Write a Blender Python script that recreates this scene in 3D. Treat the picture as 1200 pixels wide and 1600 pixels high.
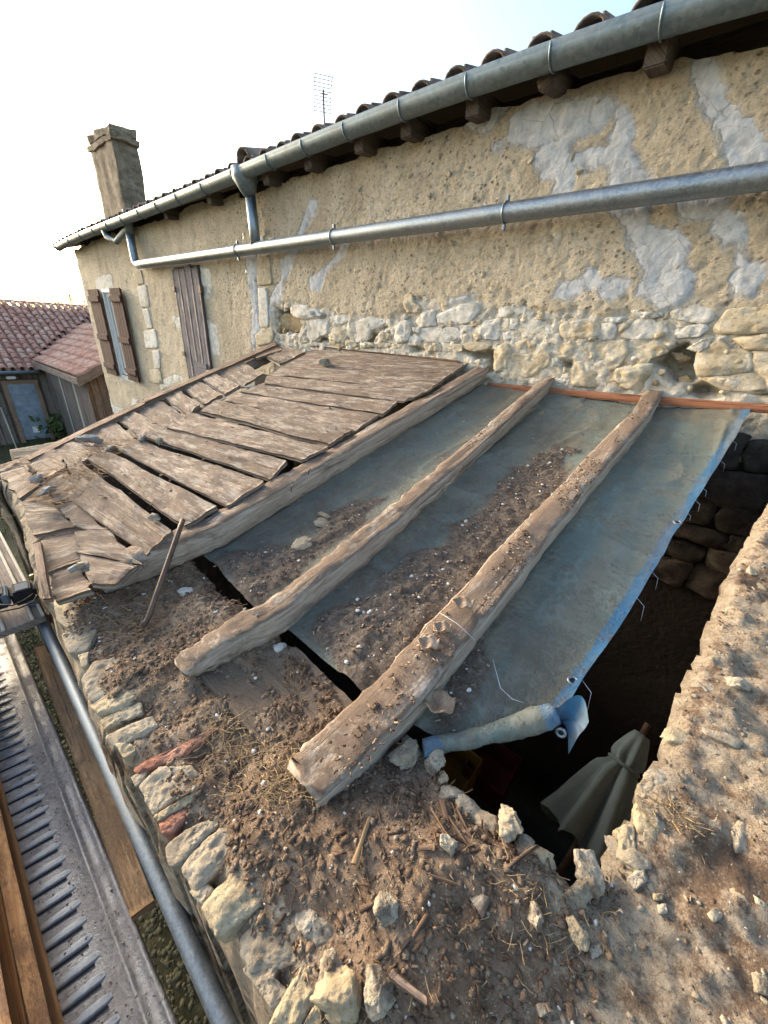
import bpy, bmesh, math, random
import numpy as np
from mathutils import Vector, Matrix

for o in list(bpy.data.objects): bpy.data.objects.remove(o)
scene = bpy.context.scene
C = scene.collection
rad = math.radians
random.seed(7)
RNG = np.random.default_rng(7)

# ------------------------------------------------------------------ camera
# world: +X along the house wall (to the right), +Y towards the house, +Z up, metres, eye at the origin
ROT = np.array([[0.75612011, -0.31356397, 0.57442146],
                [0.65228485, 0.29003959, -0.70028674],
                [0.05297972, 0.9041873, 0.4238378]])
cam_d = bpy.data.cameras.new('camera')
cam = bpy.data.objects.new('camera', cam_d); C.objects.link(cam)
cam_d.sensor_fit = 'HORIZONTAL'; cam_d.sensor_width = 36; cam_d.lens = 18.0
cam_d.clip_start = 0.02; cam_d.clip_end = 20000
cam.matrix_world = Matrix(ROT.tolist()).to_4x4()
scene.camera = cam

# ------------------------------------------------------------------ sky and sun
SUN_EL, SUN_AZ = 15.0, -94.0          # azimuth from +Y, clockwise positive (towards +X)
world = bpy.data.worlds.new('World'); scene.world = world; world.use_nodes = True
wn = world.node_tree; wn.nodes.clear()
sky = wn.nodes.new('ShaderNodeTexSky'); sky.sky_type = 'NISHITA'; sky.sun_disc = False
sky.sun_elevation = rad(SUN_EL); sky.sun_rotation = rad(SUN_AZ)
sky.air_density = 1.0; sky.dust_density = 3.0; sky.ozone_density = 1.0; sky.altitude = 50
bg = wn.nodes.new('ShaderNodeBackground'); bg.inputs['Strength'].default_value = 0.13
wo = wn.nodes.new('ShaderNodeOutputWorld')
def _trail():
    p0 = ROT @ np.array([0.0, 805.0, -600.0]); p1 = ROT @ np.array([90.0, 688.0, -600.0]); p0 /= np.linalg.norm(p0); p1 /= np.linalg.norm(p1)
    nn = np.cross(p0, p1); nn /= np.linalg.norm(nn); al = p1 - p0; al /= np.linalg.norm(al)
    N = lambda t, **k: wn.nodes.new(t)
    tc = N('ShaderNodeTexCoord')
    def dot(v):
        d = N('ShaderNodeVectorMath'); d.operation = 'DOT_PRODUCT'; d.inputs[1].default_value = tuple(v); wn.links.new(tc.outputs['Generated'], d.inputs[0]); return d.outputs['Value']
    def mr(x, a, b, c, d):
        m = N('ShaderNodeMapRange'); m.interpolation_type = 'SMOOTHSTEP'; wn.links.new(x, m.inputs[0])
        for i, q in zip((1, 2, 3, 4), (a, b, c, d)): m.inputs[i].default_value = q
        return m.outputs[0]
    ab = N('ShaderNodeMath'); ab.operation = 'ABSOLUTE'; wn.links.new(dot(nn), ab.inputs[0])
    w = mr(ab.outputs[0], .0006, .0028, 1, 0); e = mr(dot(al), float(p1 @ al) - .03, float(p1 @ al) + .03, 1, 0); up = mr(dot((0, 0, 1)), .05, .2, 0, 1)
    m1 = N('ShaderNodeMath'); m1.operation = 'MULTIPLY'; wn.links.new(w, m1.inputs[0]); wn.links.new(e, m1.inputs[1])
    m2 = N('ShaderNodeMath'); m2.operation = 'MULTIPLY'; wn.links.new(m1.outputs[0], m2.inputs[0]); wn.links.new(up, m2.inputs[1])
    m3 = N('ShaderNodeMath'); m3.operation = 'MULTIPLY_ADD'; wn.links.new(m2.outputs[0], m3.inputs[0]); m3.inputs[1].default_value = .8; m3.inputs[2].default_value = 1.0
    sc = N('ShaderNodeVectorMath'); sc.operation = 'SCALE'; wn.links.new(sky.outputs[0], sc.inputs[0]); wn.links.new(m3.outputs[0], sc.inputs['Scale']); return sc.outputs[0]
wn.links.new(_trail(), bg.inputs['Color']); wn.links.new(bg.outputs[0], wo.inputs['Surface'])
sun_d = bpy.data.lights.new('sun', 'SUN'); sun_d.energy = 2.0; sun_d.angle = rad(20.0); sun_d.color = (1.0, 0.87, 0.70)
sun = bpy.data.objects.new('sun', sun_d); C.objects.link(sun)
sdir = Vector((math.sin(rad(SUN_AZ)) * math.cos(rad(SUN_EL)), math.cos(rad(SUN_AZ)) * math.cos(rad(SUN_EL)), math.sin(rad(SUN_EL))))
sun.rotation_euler = sdir.to_track_quat('Z', 'Y').to_euler()
scene.view_settings.view_transform = 'Standard'; scene.view_settings.look = 'None'
scene.view_settings.gamma = 1.0; scene.view_settings.use_curve_mapping = False
scene.view_settings.exposure = 2.15

# ------------------------------------------------------------------ measuring helpers (photo pixel -> point on a known plane)
D = 2.6                       # house wall plane y = D
SL = 0.213                    # pitch of the lean-to
def ray(px, py):
    return ROT @ np.array([px - 600.0, -(py - 800.0), -600.0])
def onY(px, py, y=D): r = ray(px, py); return r * (y / r[1])
def onX(px, py, x): r = ray(px, py); return r * (x / r[0])
def onZ(px, py, z): r = ray(px, py); return r * (z / r[2])
def roofz(y, off=0.0): return -0.775 + off + SL * (y - 0.25)
def onB(px, py, off=0.0):
    r = ray(px, py); t = (-0.775 + off - SL * 0.25) / (r[2] - SL * r[1]); return r * t
BOARD = 0.10                 # height of the board tops above the tarpaulin plane
UPN = np.array([0, -SL, 1.0]); UPN /= np.linalg.norm(UPN)

# ------------------------------------------------------------------ numpy noise
def _h(ix, iy, iz, seed):
    n = (ix * 374761393 + iy * 668265263 + iz * 2147483647 + seed * 1274126177) & 0xffffffff
    n = ((n ^ (n >> 13)) * 1274126177) & 0xffffffff
    n = (n ^ (n >> 16)) & 0xffffffff
    n = (n * 2246822519) & 0xffffffff
    return ((n ^ (n >> 15)) & 0xffffff) / float(0xffffff) * 2 - 1
def noise(p, scale=1.0, seed=0):
    p = np.asarray(p, float) * scale
    i = np.floor(p).astype(np.int64); f = p - i; f = f * f * (3 - 2 * f)
    r = 0
    for dx in (0, 1):
        wx = f[..., 0] if dx else 1 - f[..., 0]
        for dy in (0, 1):
            wy = f[..., 1] if dy else 1 - f[..., 1]
            for dz in (0, 1):
                wz = f[..., 2] if dz else 1 - f[..., 2]
                r = r + wx * wy * wz * _h(i[..., 0] + dx, i[..., 1] + dy, i[..., 2] + dz, seed)
    return r
def fbm(p, scale=1.0, octs=4, seed=0, gain=0.5):
    r = 0; a = 1.0
    for k in range(octs):
        r = r + a * noise(p, scale * 2.03 ** k, seed + k * 17); a *= gain
    return r
def polysd(P, poly):
    """signed distance of points P (n,2) to a polygon, positive inside"""
    poly = np.asarray(poly, float); n = len(poly)
    d = np.full(len(P), 1e9); ins = np.zeros(len(P), bool)
    for k in range(n):
        a = poly[k]; b = poly[(k + 1) % n]; e = b - a; w = P - a
        t = np.clip((w @ e) / max(e @ e, 1e-12), 0, 1)
        q = w - t[:, None] * e
        d = np.minimum(d, (q * q).sum(1))
        c = ((a[1] > P[:, 1]) != (b[1] > P[:, 1]))
        with np.errstate(divide='ignore', invalid='ignore'):
            xi = (b[0] - a[0]) * (P[:, 1] - a[1]) / (b[1] - a[1]) + a[0]
        ins ^= c & (P[:, 0] < xi)
    d = np.sqrt(d)
    return np.where(ins, d, -d)
def sstep(x, a, b):
    t = np.clip((x - a) / (b - a), 0, 1); return t * t * (3 - 2 * t)

# ------------------------------------------------------------------ objects
def link(o, parent=None):
    C.objects.link(o)
    if parent is not None:
        o.parent = parent
        m = Matrix.Translation(-parent.location) if parent.get('_abs') else None
        if m is not None: o.matrix_parent_inverse = m
    return o
def mesh(name, verts, faces, mat=None, parent=None, smooth=True, uv=None, attrs=None):
    me = bpy.data.meshes.new(name)
    verts = np.asarray(verts, float)
    if isinstance(faces, np.ndarray):
        k = faces.shape[1]; nf = len(faces)
        me.vertices.add(len(verts)); me.vertices.foreach_set('co', verts.ravel())
        me.loops.add(nf * k); me.loops.foreach_set('vertex_index', faces.ravel().astype(np.int32))
        me.polygons.add(nf); me.polygons.foreach_set('loop_start', np.arange(0, nf * k, k, dtype=np.int32))
    else:
        me.from_pydata(verts.tolist(), [], [list(map(int, f)) for f in faces])
    me.update(calc_edges=True)
    if smooth: me.polygons.foreach_set('use_smooth', np.ones(len(me.polygons), bool))
    if uv is not None:
        uv = np.asarray(uv, float); ul = me.uv_layers.new(name='UVMap')
        li = np.empty(len(me.loops), np.int32); me.loops.foreach_get('vertex_index', li)
        ul.data.foreach_set('uv', uv[li].ravel())
    for k, v in (attrs or {}).items():
        a = me.attributes.new(k, 'FLOAT', 'POINT'); a.data.foreach_set('value', np.asarray(v, np.float32))
    me.validate()
    if mat: me.materials.append(mat)
    o = bpy.data.objects.new(name, me)
    return link(o, parent)
def tag(o, label=None, cat=None, group=None, kind=None):
    if label: o['label'] = label
    if cat: o['category'] = cat
    if group: o['group'] = group
    if kind: o['kind'] = kind
    return o
def thing(name, label, cat, group=None, loc=(0, 0, 0)):
    o = bpy.data.objects.new(name, None); C.objects.link(o)
    o.empty_display_size = 0.1
    o.location = loc; o['_abs'] = 1
    return tag(o, label, cat, group)
def inst(src, parent=None, name=None, matrix=None):
    o = bpy.data.objects.new(name or src.name.split('.')[0], src.data); link(o, parent)
    if matrix is not None: o.matrix_basis = matrix
    return o

# ------------------------------------------------------------------ material helper
class MT:
    def __init__(s, name):
        s.m = bpy.data.materials.new(name); s.m.use_nodes = True; s.nt = s.m.node_tree
        s.b = s.nt.nodes['Principled BSDF']; s.b.inputs['Roughness'].default_value = 0.9
        s.b.inputs['Specular IOR Level'].default_value = 0.25
        s._co = None
    def n(s, t, **kw):
        nd = s.nt.nodes.new('ShaderNode' + t)
        for k, v in kw.items(): setattr(nd, k, v)
        return nd
    def L(s, a, b): s.nt.links.new(a, b)
    def set(s, sock, v):
        if hasattr(v, 'links') or hasattr(v, 'is_linked'): s.L(v, sock)
        else: sock.default_value = v
    def coord(s, kind='Object', scale=(1, 1, 1), perobj=False):
        tc = s.n('TexCoord'); mp = s.n('Mapping'); mp.inputs['Scale'].default_value = scale
        s.L(tc.outputs[kind], mp.inputs[0])
        if perobj:
            oi = s.n('ObjectInfo'); mu = s.n('Math', operation='MULTIPLY'); mu.inputs[1].default_value = 37.0
            s.L(oi.outputs['Random'], mu.inputs[0]); s.L(mu.outputs[0], mp.inputs['Location'])
        return mp.outputs[0]
    def noise(s, co, scale, detail=6, rough=0.6, dist=0.0):
        nd = s.n('TexNoise'); nd.inputs['Scale'].default_value = scale; nd.inputs['Detail'].default_value = detail
        nd.inputs['Roughness'].default_value = rough; nd.inputs['Distortion'].default_value = dist
        s.L(co, nd.inputs['Vector']); return nd.outputs['Fac']
    def voro(s, co, scale, out='Distance', feature='F1', rnd=1.0):
        nd = s.n('TexVoronoi', feature=feature); nd.inputs['Scale'].default_value = scale
        nd.inputs['Randomness'].default_value = rnd
        s.L(co, nd.inputs['Vector']); return nd.outputs[out]
    def ramp(s, fac, stops, interp='LINEAR'):
        nd = s.n('ValToRGB'); cr = nd.color_ramp; cr.interpolation = interp
        while len(cr.elements) < len(stops): cr.elements.new(0.5)
        for e, (p, c) in zip(cr.elements, stops):
            e.position = p; e.color = (c[0], c[1], c[2], 1) if hasattr(c, '__len__') else (c, c, c, 1)
        s.set(nd.inputs[0], fac); return nd.outputs[0]
    def mix(s, fac, a, b, mode='MIX'):
        nd = s.n('Mix', data_type='RGBA', blend_type=mode); nd.clamp_factor = True
        s.set(nd.inputs[0], fac)
        for i, v in ((6, a), (7, b)):
            if hasattr(v, 'is_linked'): s.L(v, nd.inputs[i])
            else: nd.inputs[i].default_value = (v[0], v[1], v[2], 1) if hasattr(v, '__len__') else (v, v, v, 1)
        return nd.outputs[2]
    def math(s, op, a, b=0.0, c=0.0, clamp=False):
        nd = s.n('Math', operation=op); nd.use_clamp = clamp
        for i, v in enumerate((a, b, c)): s.set(nd.inputs[i], v)
        return nd.outputs[0]
    def attr(s, name):
        nd = s.n('Attribute'); nd.attribute_name = name; return nd.outputs['Fac']
    def rand(s): return s.n('ObjectInfo').outputs['Random']
    def up(s):
        g = s.n('NewGeometry'); sp = s.n('SeparateXYZ'); s.L(g.outputs['Normal'], sp.inputs[0]); return sp.outputs['Z']
    def bump(s, h, dist=0.01, strength=1.0, prev=None):
        nd = s.n('Bump'); nd.inputs['Distance'].default_value = dist; nd.inputs['Strength'].default_value = strength
        s.set(nd.inputs['Height'], h)
        if prev is not None: s.L(prev, nd.inputs['Normal'])
        return nd.outputs[0]
    def done(s, col=None, rough=None, metal=None, nrm=None, spec=None):
        if col is not None: s.set(s.b.inputs['Base Color'], col if hasattr(col, 'is_linked') else (*col, 1))
        if rough is not None: s.set(s.b.inputs['Roughness'], rough)
        if metal is not None: s.set(s.b.inputs['Metallic'], metal)
        if spec is not None: s.b.inputs['Specular IOR Level'].default_value = spec
        if nrm is not None: s.L(nrm, s.b.inputs['Normal'])
        return s.m

def mat_wood(name, dark, mid, light, dirt=0.0, dirtcol=(0.075, 0.053, 0.038), ulen=1.0, lich=0.0, bump=0.006, knots=True):
    t = MT(name)
    co = t.coord('UV', (1.6 * ulen, 22, 1), perobj=True); cw = t.coord('UV', (3.2, 6.0, 1), perobj=True); cb = t.coord('UV', (5, 13, 1), perobj=True)
    gr = t.noise(co, 2.2, 8, 0.65, 1.2); gr2 = t.noise(co, 9.0, 5, 0.7, 0.4); bl = t.noise(cw, 1.3, 5, 0.6)
    f = t.math('ADD', t.math('MULTIPLY', gr, 0.6), t.math('MULTIPLY', gr2, 0.4))
    col = t.ramp(f, [(0.36, dark), (0.48, mid), (0.58, light)])
    col = t.mix(t.ramp(bl, [(0.38, 0.0), (0.62, 0.75)]), col, t.mix(0.5, col, light))
    col = t.mix(t.math('MULTIPLY', t.math('SUBTRACT', t.rand(), 0.35), 0.8, clamp=True), col, t.mix(.5, col, dark))
    st = t.noise(t.coord('UV', (2.0, 11.0, 1), perobj=True), 1.6, 7, 0.7, 0.8)
    col = t.mix(t.ramp(st, [(0.54, 0.0), (0.66, 0.7)]), col, [c * .55 for c in dark])
    col = t.mix(1.0, col, t.ramp(t.rand(), [(0.0, 0.72), (0.5, 1.0), (1.0, 1.3)]), 'MULTIPLY')
    crack = t.ramp(t.noise(t.coord('UV', (0.9 * ulen, 45, 1), perobj=True), 1.5, 3, 0.5, 0.6), [(0.30, 1.0), (0.36, 0.0)])
    col = t.mix(t.math('MULTIPLY', crack, 0.8), col, (0.018, 0.013, 0.010))
    h = t.math('SUBTRACT', f, t.math('MULTIPLY', crack, 0.7))
    if dirt > 0:
        dn = t.math('ADD', t.math('MULTIPLY', t.noise(cb, 1.1, 8, 0.7), 0.75), t.math('MULTIPLY', t.noise(cb, 9, 4, 0.7), 0.25))
        dm = t.math('MULTIPLY', t.ramp(dn, [(0.50 - dirt * 0.12, 0.0), (0.58 - dirt * 0.10, 1.0)]), t.ramp(t.up(), [(0.35, 0.15), (0.8, 1.0)]))
        dc = t.mix(t.ramp(t.noise(cb, 22, 4, 0.7), [(0.3, 0.0), (0.7, 1.0)]), dirtcol, [min(1, c * 2.1) for c in dirtcol])
        sp = t.ramp(t.voro(cb, 26), [(0.10, 1.0), (0.16, 0.0)])
        dc = t.mix(t.math('MULTIPLY', sp, t.ramp(t.noise(cb, 4), [(0.5, 0.0), (0.6, 0.7)])), dc, (0.42, 0.36, 0.28))
        col = t.mix(t.math('MULTIPLY', dm, 0.86), col, dc)
        h = t.math('ADD', h, t.math('MULTIPLY', dm, t.noise(cb, 30, 4, 0.8)))
    if lich > 0:
        lm = t.ramp(t.noise(cb, 1.7, 8, 0.75), [(0.60 - lich * 0.1, 0.0), (0.66 - lich * 0.1, 1.0)])
        col = t.mix(t.math('MULTIPLY', lm, 0.7), col, (0.36, 0.32, 0.26))
    return t.done(col, 0.92, 0, t.bump(h, bump, 0.9))

def mat_stone(name, c1, c2, c3, scale=1.0, moss=0.0, dirt=0.0, bump=0.008):
    t = MT(name); co = t.coord('Object', (1, 1, 1), perobj=True)
    n1 = t.noise(co, 9 * scale, 8, 0.62, 0.3); n2 = t.noise(co, 38 * scale, 6, 0.7); n3 = t.noise(co, 3.5 * scale, 3)
    col = t.ramp(t.math('ADD', t.math('MULTIPLY', n1, 0.6), t.math('MULTIPLY', n3, 0.4)), [(0.36, c1), (0.5, c2), (0.62, c3)])
    col = t.mix(t.math('MULTIPLY', t.rand(), 0.55), col, t.mix(0.55, col, c1))
    pit = t.ramp(t.voro(co, 60 * scale), [(0.10, 1.0), (0.22, 0.0)])
    pit = t.math('MULTIPLY', pit, t.ramp(n1, [(0.45, 0.0), (0.6, 1.0)]))
    col = t.mix(t.math('MULTIPLY', pit, 0.55), col, [c * 0.3 for c in c1])
    col = t.mix(t.ramp(n2, [(0.28, 0.75), (0.46, 0.0)]), col, [c * 0.45 for c in c1])
    col = t.mix(t.ramp(n2, [(0.54, 0.0), (0.72, 0.5)]), col, c3)
    if dirt > 0:
        dm = t.ramp(t.noise(co, 6 * scale, 7, 0.7), [(0.56 - dirt * 0.15, 0.0), (0.66 - dirt * 0.15, 1.0)])
        col = t.mix(t.math('MULTIPLY', dm, 0.8), col, (0.10, 0.073, 0.05))
    if moss > 0:
        mm = t.ramp(t.noise(co, 7 * scale, 7, 0.75), [(0.60 - moss * 0.1, 0.0), (0.7 - moss * 0.1, 1.0)])
        col = t.mix(t.math('MULTIPLY', mm, 0.7), col, (0.20, 0.19, 0.10))
    n4 = t.noise(co, 130 * scale, 4, 0.7); h = t.math('ADD', t.math('MULTIPLY', n1, .45), t.math('ADD', t.math('MULTIPLY', n2, .8), t.math('MULTIPLY', n4, .45))); h = t.math('SUBTRACT', h, t.math('MULTIPLY', pit, 0.6))
    return t.done(col, 0.93, 0, t.bump(h, bump, 0.9))

def mat_plain(name, col, rough=0.6, metal=0.0, var=0.25, scale=12, bump=0.0015, spec=0.35):
    t = MT(name); co = t.coord('Object', perobj=True)
    n1 = t.noise(co, scale, 6, 0.65)
    c = t.mix(t.ramp(n1, [(0.3, 0.0), (0.7, 1.0)]), [x * (1 - var) for x in col], [min(1, x * (1 + var)) for x in col])
    return t.done(c, t.ramp(n1, [(0.2, max(0.05, rough - 0.12)), (0.8, min(1, rough + 0.12))]), metal, t.bump(t.noise(co, scale * 5, 4), bump, 0.6), spec)

def mat_zinc(name, c1, c2, rough=0.42, dirty=0.2, scale=1.0, metal=0.85):
    t = MT(name); co = t.coord('Object')
    v = t.voro(co, 55 * scale, 'Color'); bw = t.n('RGBToBW'); t.L(v, bw.inputs[0])
    n = t.noise(co, 7, 6, 0.65); n2 = t.noise(co, 60, 4, 0.7)
    f = t.math('ADD', t.math('MULTIPLY', bw.outputs[0], 0.35), t.math('MULTIPLY', n, 0.65))
    col = t.ramp(f, [(0.3, c1), (0.7, c2)])
    dm = t.ramp(n, [(0.55 - dirty * 0.2, 0.0), (0.72 - dirty * 0.2, 1.0)])
    col = t.mix(t.math('MULTIPLY', dm, dirty), col, (0.16, 0.13, 0.10))
    return t.done(col, t.ramp(f, [(0.3, rough - 0.08), (0.7, rough + 0.15)]), metal, t.bump(n2, 0.0012, 0.5), 0.4)

def mat_soil_deck():
    t = MT('dusty_deck_steel'); co = t.coord('Object')
    n1 = t.noise(co, 6, 8, 0.7); n2 = t.noise(co, 70, 6, 0.75); v = t.voro(co, 75)
    met = t.ramp(n2, [(0.3, (0.17, 0.18, 0.19)), (0.7, (0.33, 0.345, 0.36))])
    dust = t.ramp(n2, [(0.3, (0.16, 0.14, 0.13)), (0.5, (0.29, 0.27, 0.26)), (0.7, (0.42, 0.40, 0.385))])
    dm = t.ramp(t.math('ADD', t.math('MULTIPLY', n1, 0.7), t.math('MULTIPLY', n2, 0.3)), [(0.44, 0.15), (0.60, 0.9)])
    col = t.mix(dm, met, dust)
    sp = t.math('MULTIPLY', t.ramp(v, [(0.14, 1.0), (0.22, 0.0)]), t.ramp(t.noise(co, 12, 3), [(0.48, 0.0), (0.56, 1.0)]))
    col = t.mix(t.math('MULTIPLY', sp, 0.8), col, (0.085, 0.055, 0.04))
    return t.done(col, t.ramp(dm, [(0.25, 0.45), (1.0, 0.9)]), t.ramp(dm, [(0.25, 0.7), (0.9, 0.05)]), t.bump(t.math('ADD', n2, sp), 0.003, 0.8))
def mat_soil(name, wet=0.0):
    t = MT(name); co = t.coord('Object')
    n1 = t.noise(co, 5, 8, 0.65, 0.3); n2 = t.noise(co, 40, 8, 0.75); n3 = t.noise(co, 150, 4, 0.7)
    f = t.math('ADD', t.math('MULTIPLY', n1, 0.5), t.math('MULTIPLY', n2, 0.5))
    col = t.ramp(f, [(0.32, (0.068, 0.046, 0.031)), (0.44, (0.15, 0.098, 0.063)), (0.53, (0.245, 0.172, 0.116)), (0.66, (0.38, 0.295, 0.21))])
    # pale mortar crust, given by the attribute 'crust'
    cm = t.math('ADD', t.attr('crust'), t.math('MULTIPLY', t.math('SUBTRACT', n1, 0.5), 1.6))
    cm = t.math('ADD', cm, t.math('MULTIPLY', t.math('SUBTRACT', n2, 0.5), 0.9))
    cm = t.ramp(cm, [(0.42, 0.0), (0.58, 1.0)])
    cc = t.ramp(n2, [(0.3, (0.19, 0.145, 0.10)), (0.5, (0.34, 0.275, 0.195)), (0.68, (0.48, 0.41, 0.31))])
    col = t.mix(t.math('MULTIPLY', cm, 0.85), col, cc)
    # crumbs
    vd = t.voro(co, 90); cr = t.ramp(vd, [(0.16, 1.0), (0.26, 0.0)]); ms = t.ramp(t.noise(co, 16, 3), [(0.52, 0.0), (0.6, 1.0)])
    cr = t.math('MULTIPLY', cr, ms)
    col = t.mix(t.math('MULTIPLY', cr, 0.8), col, (0.40, 0.335, 0.25))
    v2 = t.voro(co, 210); c2_ = t.math('MULTIPLY', t.ramp(v2, [(0.2, 1.0), (0.34, 0.0)]), t.ramp(t.noise(co, 28, 3), [(0.45, 0.0), (0.55, 1.0)])); col = t.mix(t.math('MULTIPLY', c2_, .7), col, (0.36, 0.29, 0.21))
    fb = t.ramp(t.noise(t.coord('Object', (1, 1, 1)), 95, 3, 0.6, 2.5), [(0.34, 0.55), (0.42, 0.0)]); col = t.mix(fb, col, (0.06, 0.04, 0.026))
    mo = t.ramp(t.noise(co, 3.3, 7, 0.75), [(0.61, 0.0), (0.70, 0.55)])
    col = t.mix(mo, col, (0.12, 0.105, 0.045))
    h = t.math('ADD', t.math('MULTIPLY', n2, 1.0), t.math('ADD', t.math('MULTIPLY', n3, 0.35), t.math('MULTIPLY', cr, 0.35)))
    return t.done(col, 0.95, 0, t.bump(h, 0.014, 1.0))

def mat_plaster():
    t = MT('lime_plaster'); co = t.coord('Object')
    n0 = t.noise(co, 1.1, 5, 0.6); n1 = t.noise(co, 6, 8, 0.68); n2 = t.noise(co, 45, 7, 0.72); n3 = t.noise(co, 20, 5, 0.65, 0.5)
    base = t.ramp(t.math('ADD', t.math('MULTIPLY', n1, 0.5), t.math('MULTIPLY', n0, 0.5)), [(0.36, (0.42, 0.345, 0.245)), (0.5, (0.52, 0.437, 0.315)), (0.64, (0.60, 0.52, 0.395))])
    grain = t.ramp(n2, [(0.28, 0.45), (0.45, 0.95), (0.7, 1.22)])
    base = t.mix(1.0, base, grain, 'MULTIPLY')
    mpz = t.coord('Object', (26, 26, 34)); pits = t.voro(mpz, 1.0); pm = t.math('MULTIPLY', t.ramp(pits, [(0.18, 1.0), (0.34, 0.0)]), t.ramp(n3, [(0.42, 0.0), (0.54, 1.0)]))
    pm = t.math('MULTIPLY', pm, t.ramp(t.noise(co, 2.3, 4, 0.6), [(0.38, 0.15), (0.62, 1.0)])); base = t.mix(t.math('MULTIPLY', pm, 0.82), base, (0.095, 0.07, 0.047))
    fp = t.math('MULTIPLY', t.ramp(t.voro(co, 75), [(0.15, 1.0), (0.3, 0.0)]), t.ramp(t.noise(co, 30, 3), [(0.45, 0.0), (0.6, 0.7)])); base = t.mix(fp, base, (0.17, 0.13, 0.085))
    peb = t.math('MULTIPLY', t.ramp(t.voro(co, 19), [(0.13, 1.0), (0.2, 0.0)]), t.ramp(t.noise(co, 9, 2), [(0.55, 0.0), (0.6, 1.0)]))
    base = t.mix(t.math('MULTIPLY', peb, 0.75), base, (0.56, 0.47, 0.33))
    # dark weathering runs
    run = t.ramp(t.noise(t.coord('Object', (2.2, 2.2, 0.5)), 2.0, 5, 0.6), [(0.52, 0.0), (0.72, 0.45)])
    base = t.mix(run, base, (0.20, 0.16, 0.11))
    edge = t.math('ADD', t.math('MULTIPLY', t.math('SUBTRACT', n3, 0.5), 0.075), t.math('MULTIPLY', t.math('SUBTRACT', n1, 0.5), 0.09)); edge = t.math('ADD', edge, t.math('MULTIPLY', t.math('SUBTRACT', n2, 0.5), 0.022))
    pa = t.ramp(t.math('ADD', t.math('ADD', t.attr('patch'), edge), 0.5), [(0.478, 0.0), (0.5, 1.0)])
    ck = t.ramp(t.voro(t.coord('Object', (7, 7, 5)), 1.0, 'Distance', 'DISTANCE_TO_EDGE'), [(0.0, 0.6), (0.018, 0.0)]); ck = t.math('MULTIPLY', ck, t.ramp(n1, [(0.45, 0.0), (0.58, 1.0)]))
    pc = t.ramp(t.math('ADD', t.math('MULTIPLY', n3, 0.6), t.math('MULTIPLY', n1, 0.4)), [(0.38, (0.31, 0.315, 0.31)), (0.5, (0.44, 0.445, 0.445)), (0.62, (0.56, 0.56, 0.55))])
    pc = t.mix(ck, pc, (0.14, 0.13, 0.12)); pc = t.mix(t.ramp(n2, [(0.5, 0.0), (0.72, 0.6)]), pc, (0.58, 0.57, 0.54)); pc = t.mix(t.ramp(t.noise(co, 12, 6, 0.7), [(0.58, 0.0), (0.70, 0.45)]), pc, (0.40, 0.335, 0.24))
    base = t.mix(pa, base, pc)
    li = t.ramp(t.math('ADD', t.math('ADD', t.attr('lime'), edge), 0.5), [(0.494, 0.0), (0.51, 1.0)])
    lc = t.ramp(n3, [(0.34, (0.40, 0.36, 0.28)), (0.5, (0.58, 0.55, 0.48)), (0.65, (0.70, 0.68, 0.62))])
    base = t.mix(li, base, lc)
    bd = t.attr('band')
    bc = t.ramp(n3, [(0.30, (0.30, 0.24, 0.16)), (0.40, (0.54, 0.47, 0.36)), (0.60, (0.70, 0.66, 0.57))])
    base = t.mix(t.math('MULTIPLY', bd, 0.8), base, bc)
    flat = t.math('SUBTRACT', 1.0, t.math('MULTIPLY', t.math('MAXIMUM', pa, li), 0.85))
    h = t.math('ADD', t.math('MULTIPLY', n2, 1.0), t.math('MULTIPLY', n3, 1.1)); h = t.math('SUBTRACT', h, t.math('MULTIPLY', pm, 0.75)); h = t.math('ADD', h, t.math('MULTIPLY', peb, 0.4))
    h = t.math('ADD', t.math('MULTIPLY', h, flat), t.math('MULTIPLY', n3, 0.5))
    return t.done(base, 0.95, 0, t.bump(h, 0.016, 1.0))

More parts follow.
